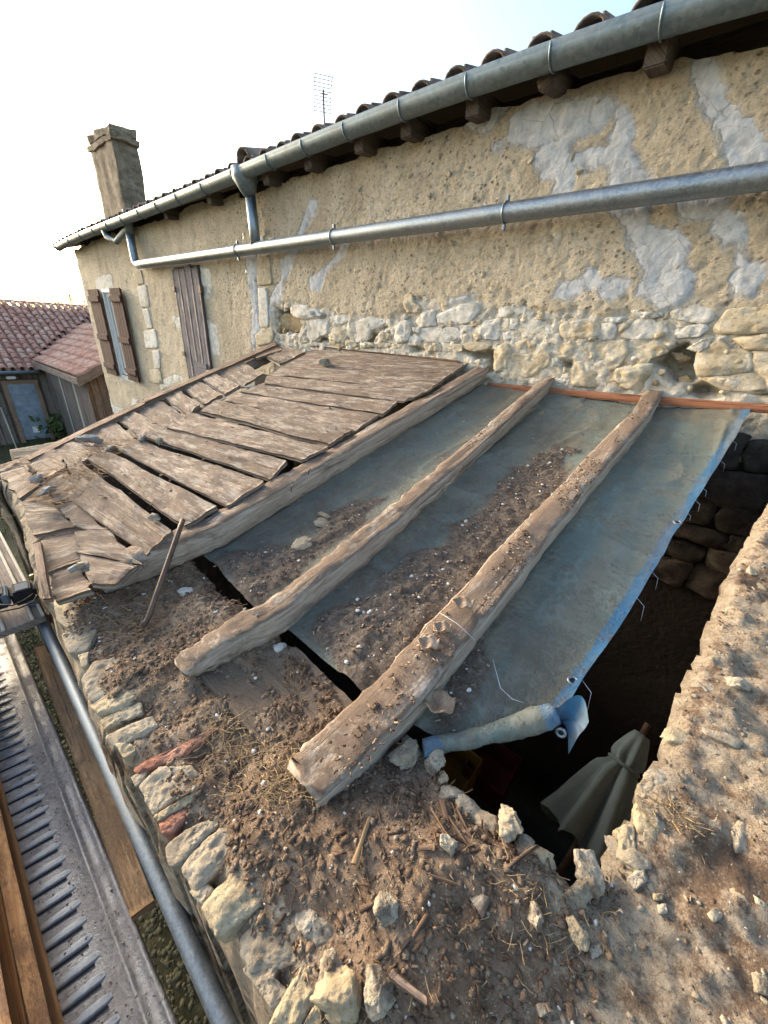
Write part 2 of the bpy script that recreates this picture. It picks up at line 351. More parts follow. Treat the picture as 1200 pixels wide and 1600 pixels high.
def mat_tarp():
    t = MT('tarpaulin_cloth'); co = t.coord('Object')
    n1 = t.noise(co, 2.2, 7, 0.62, 0.4); n2 = t.noise(co, 9, 7, 0.7); n3 = t.noise(co, 70, 4, 0.7)
    col = t.ramp(t.math('ADD', t.math('MULTIPLY', n1, 0.6), t.math('MULTIPLY', n2, 0.4)), [(0.36, (0.095, 0.085, 0.062)), (0.45, (0.112, 0.125, 0.105)), (0.53, (0.125, 0.162, 0.145)), (0.66, (0.215, 0.20, 0.155))])
    # clean blue where the sheet keeps its colour (hem)
    hm = t.math('ADD', t.attr('hem'), t.math('MULTIPLY', t.math('SUBTRACT', n2, 0.5), 1.1))
    col = t.mix(t.math('MULTIPLY', t.ramp(hm, [(0.42, 0.0), (0.6, 1.0)]), 0.85), col, t.mix(n2, (0.012, 0.09, 0.20), (0.035, 0.155, 0.28)))
    run = t.ramp(t.noise(t.coord('Object', (7, 1.0, 1)), 1.4, 6, 0.65), [(0.42, 0.0), (0.62, 0.6)])
    col = t.mix(run, col, (0.20, 0.175, 0.125))
    col = t.mix(t.ramp(t.noise(co, 26, 6, 0.75), [(0.5, 0.0), (0.7, 0.55)]), col, (0.10, 0.085, 0.065))
    ri = t.ramp(t.noise(co, 3.4, 3, 0.5, 1.5), [(0.48, 0.0), (0.50, 0.1), (0.52, 0.0)])
    col = t.mix(ri, col, (0.34, 0.36, 0.33))
    dm = t.math('ADD', t.attr('dirt'), t.math('MULTIPLY', t.math('SUBTRACT', n2, 0.5), 1.1)); dm = t.math('ADD', dm, t.math('MULTIPLY', t.math('SUBTRACT', n3, 0.5), 0.7))
    dm = t.ramp(dm, [(0.30, 0.0), (0.50, .45), (0.68, 1.0)])
    sp = t.ramp(n3, [(0.3, (0.05, 0.036, 0.028)), (0.5, (0.10, 0.075, 0.058)), (0.7, (0.19, 0.15, 0.12))])
    col = t.mix(t.math('MULTIPLY', dm, 0.92), col, sp)
    wv = t.n('TexWave'); wv.inputs['Scale'].default_value = 130; t.L(co, wv.inputs['Vector'])
    h = t.math('ADD', t.math('MULTIPLY', n3, t.math('ADD', t.math('MULTIPLY', dm, 2.0), 0.25)), t.math('MULTIPLY', n2, 0.5))
    return t.done(col, t.ramp(dm, [(0.0, 0.62), (1.0, 0.95)]), 0, t.bump(h, 0.006, 0.8), 0.25)

def mat_tile(name, c1, c2, c3, dark=0.3):
    t = MT(name); co = t.coord('Object', perobj=True)
    n1 = t.noise(co, 7, 7, 0.65); n2 = t.noise(co, 45, 5, 0.7)
    col = t.ramp(t.rand(), [(0.0, c1), (0.5, c2), (1.0, c3)])
    col = t.mix(t.ramp(n1, [(0.42, 0.0), (0.6, 0.8)]), col, [c * dark for c in c2])
    col = t.mix(t.ramp(n2, [(0.55, 0.0), (0.7, 0.5)]), col, (0.42, 0.37, 0.28))
    return t.done(col, 0.9, 0, t.bump(n2, 0.004, 0.8))

M = {}
M['board'] = mat_wood('old_roof_board', (0.062, 0.043, 0.031), (0.205, 0.153, 0.115), (0.45, 0.375, 0.30), dirt=0.6, lich=0.65, dirtcol=(0.10, 0.070, 0.050))
M['rafter'] = mat_wood('old_rafter_wood', (0.12, 0.093, 0.07), (0.27, 0.222, 0.175), (0.42, 0.365, 0.30), dirt=0.95, lich=0.25, dirtcol=(0.11, 0.075, 0.052))
M['dirtyboard'] = mat_wood('dirt_covered_plank', (0.10, 0.075, 0.055), (0.19, 0.15, 0.112), (0.29, 0.235, 0.18), dirt=1.5, lich=0.1, dirtcol=(0.105, 0.078, 0.056))
M['redwood'] = mat_wood('reddish_batten', (0.16, 0.06, 0.03), (0.28, 0.115, 0.06), (0.36, 0.16, 0.085), dirt=0.15)
M['lath'] = mat_wood('brown_lath', (0.12, 0.075, 0.05), (0.22, 0.145, 0.10), (0.32, 0.23, 0.165), dirt=0.2)
M['scaffold_plank'] = mat_wood('scaffold_plank', (0.22, 0.125, 0.06), (0.36, 0.22, 0.115), (0.48, 0.32, 0.18), dirt=0.25, dirtcol=(0.16, 0.11, 0.07))
M['toeboard'] = mat_wood('toe_board', (0.24, 0.12, 0.055), (0.40, 0.215, 0.10), (0.50, 0.31, 0.16), dirt=0.25, dirtcol=(0.17, 0.10, 0.06))
M['shutter_grey'] = mat_wood('bleached_shutter_wood', (0.030, 0.025, 0.030), (0.068, 0.058, 0.066), (0.23, 0.21, 0.215), bump=0.004)
M['shutter_red'] = mat_wood('red_brown_shutter_paint', (0.03, 0.014, 0.012), (0.058, 0.027, 0.022), (0.10, 0.05, 0.04), bump=0.003)
M['barn_wood'] = mat_wood('barn_plank', (0.075, 0.06, 0.052), (0.145, 0.118, 0.10), (0.235, 0.198, 0.17), bump=0.004)
M['barn_pale'] = mat_plain('whitewashed_plank', (0.42, 0.40, 0.33), 0.9, 0, 0.2, 5)
M['chimneystone'] = mat_stone('sooty_chimney_render', (0.12, 0.09, 0.06), (0.22, 0.175, 0.12), (0.33, 0.27, 0.19), 1.4, dirt=.3)
M['chip'] = mat_wood('rotten_wood', (0.06, 0.036, 0.023), (0.115, 0.07, 0.045), (0.20, 0.13, 0.085))
M['crumb'] = mat_stone('rotten_wood_crumb', (0.055, 0.032, 0.021), (0.115, 0.07, 0.045), (0.23, 0.155, 0.105), 6.0, bump=.002)
M['plaster'] = mat_plaster()
M['lime'] = mat_stone('white_limestone', (0.42, 0.375, 0.295), (0.64, 0.61, 0.54), (0.76, 0.74, 0.70), 1.6, bump=.012)
M['cream'] = mat_stone('cream_limestone', (0.36, 0.285, 0.18), (0.55, 0.47, 0.335), (0.68, 0.62, 0.50), 1.6, bump=.012)
M['brownstone'] = mat_stone('ochre_rubble', (0.20, 0.135, 0.07), (0.34, 0.25, 0.14), (0.47, 0.38, 0.24), 1.4)
M['wallstone'] = mat_stone('dusty_wall_stone', (0.21, 0.17, 0.12), (0.32, 0.265, 0.19), (0.41, 0.355, 0.265), 2.0, moss=0.1, dirt=0.0, bump=.006)
M['wallyellow'] = mat_stone('yellow_wall_stone', (0.27, 0.205, 0.125), (0.38, 0.305, 0.195), (0.48, 0.405, 0.28), 2.0, dirt=0.0, bump=.006)
M['rubble'] = mat_stone('rubble_stone', (0.24, 0.195, 0.135), (0.37, 0.315, 0.235), (0.49, 0.435, 0.345), 2.2, dirt=0.4)
M['shadestone'] = mat_stone('shade_darkened_stone', (0.038, 0.032, 0.026), (0.066, 0.058, 0.048), (0.10, 0.088, 0.074), 1.6)  # stone tones lowered so the colour itself holds the shed's shade
M['brick'] = mat_stone('red_brick', (0.20, 0.085, 0.055), (0.33, 0.15, 0.10), (0.42, 0.235, 0.17), 2.0, dirt=0.1)
M['mortar'] = mat_plain('grey_mortar', (0.22, 0.215, 0.20), 0.95, 0, 0.25, 14, 0.006)
M['whitechunk'] = mat_stone('white_lime_chunk', (0.50, 0.47, 0.42), (0.66, 0.64, 0.60), (0.74, 0.73, 0.70), 2.0)
M['soil'] = mat_soil('wall_top_soil')
M['tarp'] = mat_tarp()
M['zinc'] = mat_zinc('weathered_zinc', (0.135, 0.175, 0.19), (0.24, 0.29, 0.31), 0.5, 0.3, metal=0.6)
M['galv'] = mat_zinc('galvanised_steel', (0.20, 0.235, 0.26), (0.33, 0.37, 0.395), 0.44, 0.2, 2.2, metal=0.9)
M['deck'] = mat_soil_deck()
M['rib'] = mat_zinc('worn_rib_steel', (0.15, 0.18, 0.22), (0.30, 0.33, 0.37), 0.5, 0.6, 3.0, metal=0.6)
M['tube'] = mat_zinc('scaffold_tube_steel', (0.11, 0.135, 0.16), (0.19, 0.22, 0.25), 0.5, 0.25, 4, metal=0.75)
M['tile'] = mat_tile('old_canal_tile', (0.16, 0.115, 0.09), (0.21, 0.155, 0.125), (0.27, 0.21, 0.17))
M['barn_tile'] = mat_tile('barn_canal_tile', (0.46, 0.22, 0.16), (0.56, 0.31, 0.23), (0.62, 0.44, 0.34), 0.5)  # tile colours raised, brightness of the haze painted in
M['iron'] = mat_plain('rusty_iron', (0.11, 0.075, 0.055), 0.7, 0.35, 0.4, 40)
M['black'] = mat_plain('black_plastic', (0.018, 0.019, 0.022), 0.8, 0, 0.25, 20, 0.0006, .08)
M['yellow'] = mat_plain('yellow_plastic', (0.20, 0.13, 0.02), 0.5, 0, 0.1, 20)
M['greyplastic'] = mat_plain('grey_label', (0.10, 0.125, 0.15), 0.85, 0, 0.15, 60, .001, .08)
M['white'] = mat_plain('white_paint', (0.72, 0.72, 0.70), 0.55, 0, 0.06, 8)
M['barn_door'] = mat_plain('blue_grey_painted_door', (0.21, 0.26, 0.31), 0.7, 0, 0.3, 6)
M['glass'] = mat_plain('window_glass', (0.03, 0.035, 0.04), 0.08, 0, 0.1, 4, 0.0, 0.6)
M['parasol'] = mat_plain('grey_blue_cloth', (0.15, 0.20, 0.22), 0.9, 0, 0.12, 9, 0.002)
M['redplastic'] = mat_plain('red_plastic', (0.10, 0.02, 0.016), 0.5, 0, 0.1)
M['green'] = mat_plain('green_plastic', (0.02, 0.13, 0.08), 0.5, 0, 0.1)
M['pitshade'] = mat_plain('painted_pit_shade', (0.014, 0.011, 0.009), 0.95, 0, 0.4, 6, .02)  # near black: shade inside the hole is put into this colour
M['straw'] = mat_plain('dry_straw', (0.33, 0.235, 0.125), 0.9, 0, 0.35, 3)
M['roots'] = mat_plain('dry_roots', (0.26, 0.165, 0.085), 0.9, 0, 0.35, 3)
M['string'] = mat_plain('pale_string', (0.55, 0.57, 0.6), 0.7)
M['fungus'] = mat_stone('papery_flake', (0.24, 0.15, 0.095), (0.38, 0.265, 0.18), (0.50, 0.39, 0.29), 2)
M['moss'] = mat_plain('moss', (0.034, 0.032, 0.014), 0.95, 0, 0.5, 14, 0.02)
M['grass'] = mat_plain('grass_blades', (0.055, 0.075, 0.022), 0.9, 0, 0.4, 2)
M['bark'] = mat_plain('bare_twigs', (0.13, 0.105, 0.08), 0.9, 0, 0.3, 3)
M['whitecloud'] = mat_plain('ice_trail', (0.9, 0.9, 0.9), 1.0, 0, 0.02, 0.01)
M['soffit'] = mat_wood('dark_eave_wood', (0.05, 0.038, 0.03), (0.085, 0.066, 0.052), (0.13, 0.105, 0.085))
def mat_ground():
    t = MT('garden_ground'); co = t.coord('Object'); n1 = t.noise(co, 1.5, 8, 0.7); n2 = t.noise(co, 14, 7, 0.75)
    c = t.ramp(t.math('ADD', t.math('MULTIPLY', n1, 0.5), t.math('MULTIPLY', n2, 0.5)), [(0.38, (0.035, 0.035, 0.018)), (0.5, (0.075, 0.07, 0.035)), (0.6, (0.13, 0.115, 0.055)), (0.7, (0.22, 0.185, 0.12))])
    return t.done(c, 0.95, 0, t.bump(n2, 0.04, 1.0))
M['ground'] = mat_ground()

# ------------------------------------------------------------------ shape builders
def grid_faces(nx, ny, off=0):
    i = np.arange(nx - 1)[:, None]; j = np.arange(ny - 1)[None, :]
    a = (i * ny + j + off).ravel(); b = ((i + 1) * ny + j + off).ravel()
    return np.stack([a, b, b + 1, a + 1], 1)
_pk = [0]
def plank(name, a0, a1, b0, b1, thick=0.024, mat='board', parent=None, rough=0.003, edge=0.008, cup=0.006, nx=None, ny=7, endrag=0.012, up=None, ridge=None):
    """board whose top face has long edges a0-a1 and b0-b1; thickness goes down"""
    _pk[0] += 1; sd = _pk[0] * 13
    a0, a1, b0, b1 = [np.asarray(p, float) for p in (a0, a1, b0, b1)]
    Ln = np.linalg.norm((a1 + b1 - a0 - b0) / 2); Wd = np.linalg.norm((b0 + b1 - a0 - a1) / 2)
    nx = nx or int(min(90, max(8, Ln / 0.022)))
    nrm = np.cross(a1 - a0, b0 - a0); nrm /= np.linalg.norm(nrm)
    if up is None: up = (0, 0, 1)
    if nrm @ np.asarray(up, float) < 0: nrm = -nrm
    u = np.linspace(0, 1, nx)[:, None]; v = np.linspace(0, 1, ny)[None, :]
    P = (a0 * ((1 - u) * (1 - v))[..., None] + a1 * (u * (1 - v))[..., None] + b0 * ((1 - u) * v)[..., None] + b1 * (u * v)[..., None])
    du = (a1 - a0) / np.linalg.norm(a1 - a0); dv = (b0 - a0) / np.linalg.norm(b0 - a0)
    q = np.stack([u * Ln + 0 * v, 0 * u + v * 0 + sd * 3.1, 0 * u + 0 * v], -1)
    e0 = fbm(q, 3.3, 5, sd, .55)[..., None] * edge; e1 = fbm(q, 3.3, 5, sd + 5, .55)[..., None] * edge
    P = P + dv * (e0 * (1 - v)[..., None] + e1 * v[..., None])
    q2 = np.stack([u * 0, v * Wd + 0 * u, u * 0 + sd], -1) if False else np.stack([0 * u + 0 * v + sd, v * Wd * 3 + 0 * u, 0 * u + 0 * v], -1)
    r0 = fbm(q2, 8, 2, sd + 9)[..., None] * endrag; r1 = fbm(q2, 8, 2, sd + 11)[..., None] * endrag
    P = P + du * (r0 * ((1 - u) ** 6)[..., None] + r1 * (u ** 6)[..., None])
    q3 = np.stack([u * Ln * 1.2 + 0 * v, v * Wd * 4 + 0 * u, 0 * u + 0 * v + sd * 1.7], -1)
    hgt = fbm(q3, 7, 4, sd + 3) * rough + cup * .5 * (np.abs(v - 0.5) * 2) ** 2 * (1 if sd % 2 else -0.6) + noise(q3 * np.array([1, .15, 1]), 1.2, sd + 21) * cup * .7
    bev = np.ones_like(hgt); bev[:, 0] = 0; bev[:, -1] = 0; bev[0, :] = 0; bev[-1, :] = 0
    top = P + nrm * (hgt - (1 - bev) * 0.0035)[..., None]
    bot = P - nrm * (thick + 0 * hgt)[..., None]
    vs = np.concatenate([top.reshape(-1, 3), bot.reshape(-1, 3)]); N = nx * ny
    ft = grid_faces(nx, ny); fb = grid_faces(nx, ny, N)[:, ::-1]
    def strip(idx):
        idx = np.asarray(idx); return np.stack([idx[:-1], idx[:-1] + N, idx[1:] + N, idx[1:]], 1)
    per = np.concatenate([np.arange(ny), np.arange(1, nx) * ny + ny - 1, (nx - 1) * ny + np.arange(ny - 2, -1, -1), np.arange(nx - 2, -1, -1) * ny])
    F = np.concatenate([ft, fb, strip(per)])
    fn = np.cross(top[1, 0] - top[0, 0], top[0, 1] - top[0, 0])
    if fn @ nrm < 0: F = F[:, ::-1]
    uvt = np.stack([u * Ln + 0 * v, v * Wd + 0 * u], -1).reshape(-1, 2); uvb = uvt + np.array([0.0, thick + Wd])
    uv = np.concatenate([uvt, uvb])
    o = mesh(name, vs, F, M[mat], parent, uv=uv)
    return o
def beam(name, path, w, h, mat='rafter', parent=None, nl=70, rough=0.006, seed=1, wane=0.006, up=UPN, rot=0.0):
    """path: list of points on the underside centre line; w,h: functions of t or numbers"""
    path = np.array(path, float); cs = np.linspace(0, 1, len(path)); t = np.linspace(0, 1, nl)
    ctr = np.stack([np.interp(t, cs, path[:, k]) for k in range(3)], 1)
    d = path[-1] - path[0]; Ln = np.linalg.norm(d); d /= Ln
    side = np.cross(d, up); side /= np.linalg.norm(side); upv = np.cross(side, d)
    wf = np.array([w(x) if callable(w) else w for x in t]); hf = np.array([h(x) if callable(h) else h for x in t])
    prof = []
    for (s, z) in ((-.5, 0.03), (-.5, .35), (-.5, .7), (-.5, .93), (-.43, 1.0), (-.2, 1.01), (0, 1.015), (.2, 1.01), (.43, 1.0), (.5, .93), (.5, .7), (.5, .35), (.5, .03), (.44, 0), (0, 0), (-.44, 0)): prof.append((s, z))
    prof = np.array(prof); m = len(prof)
    P = ctr[:, None, :] + side * (prof[None, :, 0] * wf[:, None])[..., None] + upv * (prof[None, :, 1] * hf[:, None])[..., None]
    q = np.stack([t[:, None] * Ln + 0 * prof[None, :, 0], prof[None, :, 0] * 0.4 + 0 * t[:, None], prof[None, :, 1] * 0.4 + 0 * t[:, None]], -1) + seed * 7.7
    out = P - (ctr[:, None, :] + upv * (hf * 0.5)[:, None, None]); out /= np.linalg.norm(out, axis=-1, keepdims=True)
    P = P + out * (fbm(q, 4, 2, seed) * wane + fbm(q, 22, 3, seed + 4) * rough)[..., None]
    if rot:
        k_ = np.exp(-t / .035)[:, None]
        P = P + out * (fbm(q, 30, 3, seed + 40) * rot * .5 * k_)[..., None] - out * (k_ * rot * .5)[..., None] + d * (fbm(q * 3, 9, 3, seed + 44) * rot * 1.6 * k_)[..., None]
    vs = P.reshape(-1, 3); F = []
    for i in range(nl - 1):
        for j in range(m):
            a = i * m + j; b = i * m + (j + 1) % m; F.append((a, b, b + m, a + m))
    c0 = len(vs); vs = np.concatenate([vs, [P[0].mean(0) - d * 0.004, P[-1].mean(0) + d * 0.004]])
    for j in range(m):
        F.append((c0, (j + 1) % m, j)); F.append((c0 + 1, (nl - 1) * m + j, (nl - 1) * m + (j + 1) % m))
    per = np.cumsum(np.r_[0, np.linalg.norm(np.diff(prof * [wf.mean(), hf.mean()], axis=0), axis=1)])
    uv = np.stack([(t[:, None] * Ln + 0 * per[None]), per[None] + 0 * t[:, None]], -1).reshape(-1, 2); uv = np.concatenate([uv, [[0, .1], [Ln, .1]]])
    # face orientation
    o = mesh(name, vs, F, M[mat], parent, uv=uv)
    bm = bmesh.new(); bm.from_mesh(o.data); bmesh.ops.recalc_face_normals(bm, faces=bm.faces); bm.to_mesh(o.data); bm.free()
    return o
def tube(name, pts, r, mat, parent=None, seg=12, closed_ends=True, rfun=None, smooth=True):
    pts = np.array(pts, float); n = len(pts); tg = np.gradient(pts, axis=0); tg /= np.linalg.norm(tg, axis=1, keepdims=True)
    ref = np.array([0, 0, 1.0]) if abs(tg[0][2]) < 0.9 else np.array([1.0, 0, 0])
    vs = []; s = np.cross(tg[0], ref); s /= np.linalg.norm(s)
    for k in range(n):
        s = s - tg[k] * (s @ tg[k]); s /= np.linalg.norm(s); b = np.cross(tg[k], s)
        rr = (rfun(k / (n - 1)) if rfun else r)
        for j in range(seg):
            a = 2 * math.pi * j / seg; vs.append(pts[k] + rr * (math.cos(a) * s + math.sin(a) * b))
    F = []
    for k in range(n - 1):
        for j in range(seg):
            a = k * seg + j; b2 = k * seg + (j + 1) % seg; F.append((a, b2, b2 + seg, a + seg))
    if closed_ends:
        F.append(tuple(range(seg))[::-1]); F.append(tuple((n - 1) * seg + j for j in range(seg)))
    uv = [(k * 0.05, j / seg) for k in range(n) for j in range(seg)]
    o = mesh(name, np.array(vs), F, M[mat] if isinstance(mat, str) else mat, parent, smooth, uv)
    return o
def box(name, lo, hi, mat, parent=None, bev=0.0, rot=None, center=None):
    bm = bmesh.new(); bmesh.ops.create_cube(bm, size=1)
    lo = Vector(lo); hi = Vector(hi)
    for v in bm.verts: v.co = Vector([lo[k] + (v.co[k] + .5) * (hi[k] - lo[k]) for k in range(3)])
    if bev: bmesh.ops.bevel(bm, geom=bm.edges[:], offset=bev, segments=2, affect='EDGES')
    if rot is not None:
        c = (lo + hi) / 2 if center is None else Vector(center)
        bmesh.ops.transform(bm, matrix=Matrix.Translation(c) @ rot @ Matrix.Translation(-c), verts=bm.verts)
    uvl = bm.loops.layers.uv.new('UVMap')
    dim = [hi[k] - lo[k] for k in range(3)]; ax = sorted(range(3), key=lambda k: -dim[k])
    for f in bm.faces:
        for l in f.loops: l[uvl].uv = (l.vert.co[ax[0]], l.vert.co[ax[1]] + l.vert.co[ax[2]])
    me = bpy.data.meshes.new(name); bm.to_mesh(me); bm.free(); me.materials.append(M[mat])
    return link(bpy.data.objects.new(name, me), parent)
_ico = {}
def ico(sub):
    if sub not in _ico:
        bm = bmesh.new(); bmesh.ops.create_icosphere(bm, subdivisions=sub, radius=1)
        _ico[sub] = (np.array([v.co[:] for v in bm.verts]), np.array([[v.index for v in f.verts] for f in bm.faces])); bm.free()
    return _ico[sub]
_st = [0]
def stone(name, poly3, nrm, hgt=0.03, depth=0.05, mat='lime', parent=None, n=0, rough=0.35, dome=0.5, grow=1.0, sub=4):
    """a hewn or broken stone with a traced outline lying in a plane, proud of it by hgt"""
    _st[0] += 1; sd = _st[0] * 7
    poly = np.array(poly3, float); nrm = np.asarray(nrm, float); nrm = nrm / np.linalg.norm(nrm)
    c = (poly.max(0) + poly.min(0)) * .25 + poly.mean(0) * .5
    ex = np.cross(nrm, [.3, .5, .8]); ex /= np.linalg.norm(ex); ey = np.cross(nrm, ex)
    p2 = np.stack([(poly - c) @ ex, (poly - c) @ ey], 1) * grow; size = np.sqrt((p2 ** 2).sum(1).mean())
    th = np.linspace(-math.pi, math.pi, 121); dd = np.stack([np.cos(th), np.sin(th)], 1); R = np.zeros(121)
    for k in range(len(p2)):
        A = p2[k]; e = p2[(k + 1) % len(p2)] - A; den = dd[:, 0] * e[1] - dd[:, 1] * e[0]; den = np.where(np.abs(den) < 1e-12, 1e-12, den)
        u = (A[0] * e[1] - A[1] * e[0]) / den; w = (A[0] * dd[:, 1] - A[1] * dd[:, 0]) / den
        ok = (u > 0) & (w >= -1e-6) & (w <= 1 + 1e-6); R = np.where(ok, np.maximum(R, u), R)
    R[R == 0] = size; R = (np.roll(R, 1) + R * 2 + np.roll(R, -1)) / 4
    v, f = ico(sub); rho = np.hypot(v[:, 0], v[:, 1]); an = np.arctan2(v[:, 1], v[:, 0])
    rr = np.interp(an, th, R) * np.clip(rho, 0, 1) ** .72
    zz = np.sign(v[:, 2]) * np.abs(v[:, 2]) ** (.42 + .3 * dome); H = np.where(zz > 0, zz * hgt, zz * depth)
    X_ = rr * np.cos(an); Y_ = rr * np.sin(an)
    tl = RNG.normal(0, .2, 2); H = H + np.where(zz > 0, zz * hgt * (X_ * tl[0] + Y_ * tl[1]) / size, 0)
    for k in range(4):
        a_ = RNG.uniform(0, 6.28); hk = hgt * (1.05 - RNG.uniform(.2, .7) * np.maximum(0, (X_ * math.cos(a_) + Y_ * math.sin(a_)) / size - RNG.uniform(0, .6))); H = np.where(zz > .3, np.minimum(H, np.maximum(hk, hgt * .3)), H)
    P = c + X_[:, None] * ex + Y_[:, None] * ey + H[:, None] * nrm
    q = P + sd * .37; am = min(size * .2, hgt * .8) * rough
    on = v[:, :1] * ex * .6 + v[:, 1:2] * ey * .6 + nrm * np.maximum(v[:, 2:], 0.15)
    P = P + on * ((fbm(q, .9 / size, 2, sd) * .8 + fbm(q, 3.5 / size, 4, sd + 2, .6) * .7) * am)[:, None]
    return mesh(name, P, f, M[mat], parent)
def rock_verts(dims, seed, sub=4, cuts=14, rough=0.06):
    v, f = ico(sub); rg = np.random.default_rng(seed); v = v.copy()
    for k in range(cuts):
        n = rg.normal(size=3); n /= np.linalg.norm(n); d = rg.uniform(0.5, 0.88)
        s = v @ n; m = s > d; v[m] -= (s[m] - d)[:, None] * n * 0.92
    v = v + v * (fbm(v + seed, 1.3, 2, seed) * rough * 1.5 + fbm(v + seed, 4, 4, seed + 3) * rough)[:, None]
    return v * np.asarray(dims, float) / 2 * 1.25, f
def rock(name, loc, dims, seed, mat='rubble', parent=None, rot=(0, 0, 0), sub=4, smooth=True, rough=0.06):
    v, f = rock_verts(dims, seed, sub, rough=rough)
    R = np.array(Matrix.Rotation(rot[2], 3, 'Z') @ Matrix.Rotation(rot[1], 3, 'Y') @ Matrix.Rotation(rot[0], 3, 'X'))
    return mesh(name, v @ R.T + np.asarray(loc, float), f, M[mat], parent, smooth)
def cropmap(pts, s, ox, oy): return [(ox + x * s, oy + y * s) for x, y in pts]
def subdiv_poly(poly, step, jit, seed):
    """resample a closed 2d outline and roughen it"""
    poly = np.array(poly, float); pc = np.vstack([poly, poly[:1]]); seg = np.linalg.norm(np.diff(pc, axis=0), axis=1); cum = np.r_[0, np.cumsum(seg)]
    n = int(cum[-1] / step); t = np.linspace(0, cum[-1], n, endpoint=False)
    p = np.stack([np.interp(t, cum, pc[:, k]) for k in range(2)], 1)
    q = np.stack([p[:, 0], p[:, 1], 0 * p[:, 0] + seed], 1)
    return p + np.stack([fbm(q, 7, 4, seed), fbm(q, 7, 4, seed + 50)], 1) * jit

# ================================================================== SETTING
GZ = -4.2
g = np.linspace(-1, 1, 121); gx = np.sign(g) * (np.abs(g) ** 2.6) * 3000
GX, GY = np.meshgrid(gx, gx, indexing='ij'); GP = np.stack([GX, GY, 0 * GX], -1)
gz = GZ + fbm(GP, 0.35, 4, 3) * 0.06 + np.where(np.hypot(GX, GY) > 60, fbm(GP, 0.01, 3, 5) * 2.0 - 1, 0)
tag(mesh('ground', np.stack([GX, GY, gz], -1).reshape(-1, 3), grid_faces(121, 121), M['ground']), kind='structure')

def xz(pxs, y=D): return [(onY(a, b, y)[0], onY(a, b, y)[2]) for a, b in pxs]

# ------------------------------------------------------------------ house
HL = -9.8; HR = 2.2
house = thing('stone_house', 'tall old stone house with tan pitted plaster, tiled eave and chimney', 'house', loc=(-4.0, D, GZ))
GPTS = [(95, 384), (165, 354), (240, 323), (310, 296), (390, 264), (480, 228), (560, 197), (640, 166), (735, 127), (860, 80), (1040, 26), (1190, -14)]
gpt = np.array([onY(a, b, D - 0.19) for a, b in GPTS])
_kz = np.polyfit(gpt[:, 0], gpt[:, 2], 4)
def zg(x): return np.polyval(_kz, np.clip(x, -10.2, 0.3)) if np.ndim(x) else float(np.polyval(_kz, min(0.3, max(-10.2, x))))
# traced patches
c3 = lambda p: cropmap(p, 0.4, 740, 0)
c2 = lambda p: cropmap(p, 0.3917, 350, 0)
z4 = lambda p: cropmap(p, 0.3167, 60, 340)
PATCH = [c3([(120,560),(150,465),(215,420),(330,390),(420,395),(540,375),(560,415),(520,470),(500,500),(440,530),(375,560),(385,600),(390,650),(385,735),(310,750),(325,700),(265,690),(230,640),(245,590),(330,545),(270,555),(210,575)]),
    c3([(530,380),(560,400),(625,470),(615,580),(650,640),(695,690),(700,800),(540,815),(525,715),(530,660),(510,600),(540,540),(560,480)]),
    c3([(385,595),(450,585),(520,580),(530,640),(430,655),(390,640)]),
    c3([(540,800),(690,790),(690,880),(800,915),(830,960),(830,1040),(860,1080),(840,1150),(800,1200),(740,1210),(700,1180),(640,1140),(660,1080),(640,990),(610,930),(570,860)]),
    c3([(865,240),(860,165),(915,160),(915,240),(950,290),(930,340),(990,400),(1050,450),(1110,520),(1160,570),(1160,660),(1000,660),(975,560),(955,500),(920,450),(880,400),(860,320)]),
    c3([(785,780),(970,770),(1030,840),(1060,900),(1055,1030),(1130,1040),(1125,1090),(1080,1170),(1030,1150),(1015,1100),(1035,1040),(1020,960),(950,920),(930,870),(870,860),(830,850)]),
    c3([(430,1090),(455,1030),(485,1060),(500,1100),(570,1075),(610,1100),(600,1140),(540,1170),(480,1120),(435,1110)]),
    c3([(310,1165),(340,1110),(410,1100),(420,1130),(380,1160)]),
    c2([(340,800),(372,800),(370,840),(345,870),(320,930),(290,990),(270,1060),(240,1130),(225,1210),(180,1270),(185,1180),(230,1110),(225,1040),(270,1000),(300,920)]),
    c2([(345,1110),(390,1080),(430,1040),(470,970),(495,970),(470,1020),(420,1070),(400,1100),(385,1160),(345,1150)]),
    c2([(84,1010),(130,1010),(125,1120),(135,1240),(145,1330),(115,1390),(105,1330),(115,1250),(95,1130)]),
    c2([(950,480),(1000,420),(1140,400),(1100,450),(1040,530),(960,500)]), c2([(1070,570),(1115,560),(1105,600),(1075,610)]),
    c2([(515,560),(690,530),(640,570),(570,610),(520,600)]), c2([(900,1200),(950,1180),(1010,1170),(1010,1200),(950,1240),(905,1240)])]
LIME = [z4(p) for p in ([(280,295),(360,275),(370,350),(310,368),(285,350)], [(385,735),(435,740),(475,770),(475,815),(400,800)],
    [(795,235),(850,250),(855,365),(815,365)], [(830,500),(880,530),(900,680),(860,680)], [(690,490),(702,480),(740,650),(718,650)], [(460,890),(490,895),(490,930),(465,935)],
    [(258,560),(275,600),(300,680),(322,765),(305,765),(280,680)], [(330,820),(350,890),(380,930),(420,940),(400,965),(360,960),(345,900)], [(815,368),(845,366),(845,395),(820,395)],
    [(600,800),(680,770),(720,790),(640,830),(600,850)], [(180,190),(195,240),(215,330),(205,330),(185,260)], [(655,480),(700,485),(705,495),(690,560)])]
BANDTOP = [(425,478),(455,470),(490,478),(560,490),(600,492),(630,488),(640,460),(680,458),(690,475),(740,462),(780,480),(800,474),(830,480),(900,482),(950,488),(985,478),(1020,490),(1080,470),(1120,478),(1200,480),(1290,470)]
bt = np.array(xz(BANDTOP))
_c7 = lambda p: cropmap(p, 0.3, 420, 440)
_c8 = lambda p: cropmap(p, 0.36667, 760, 440)
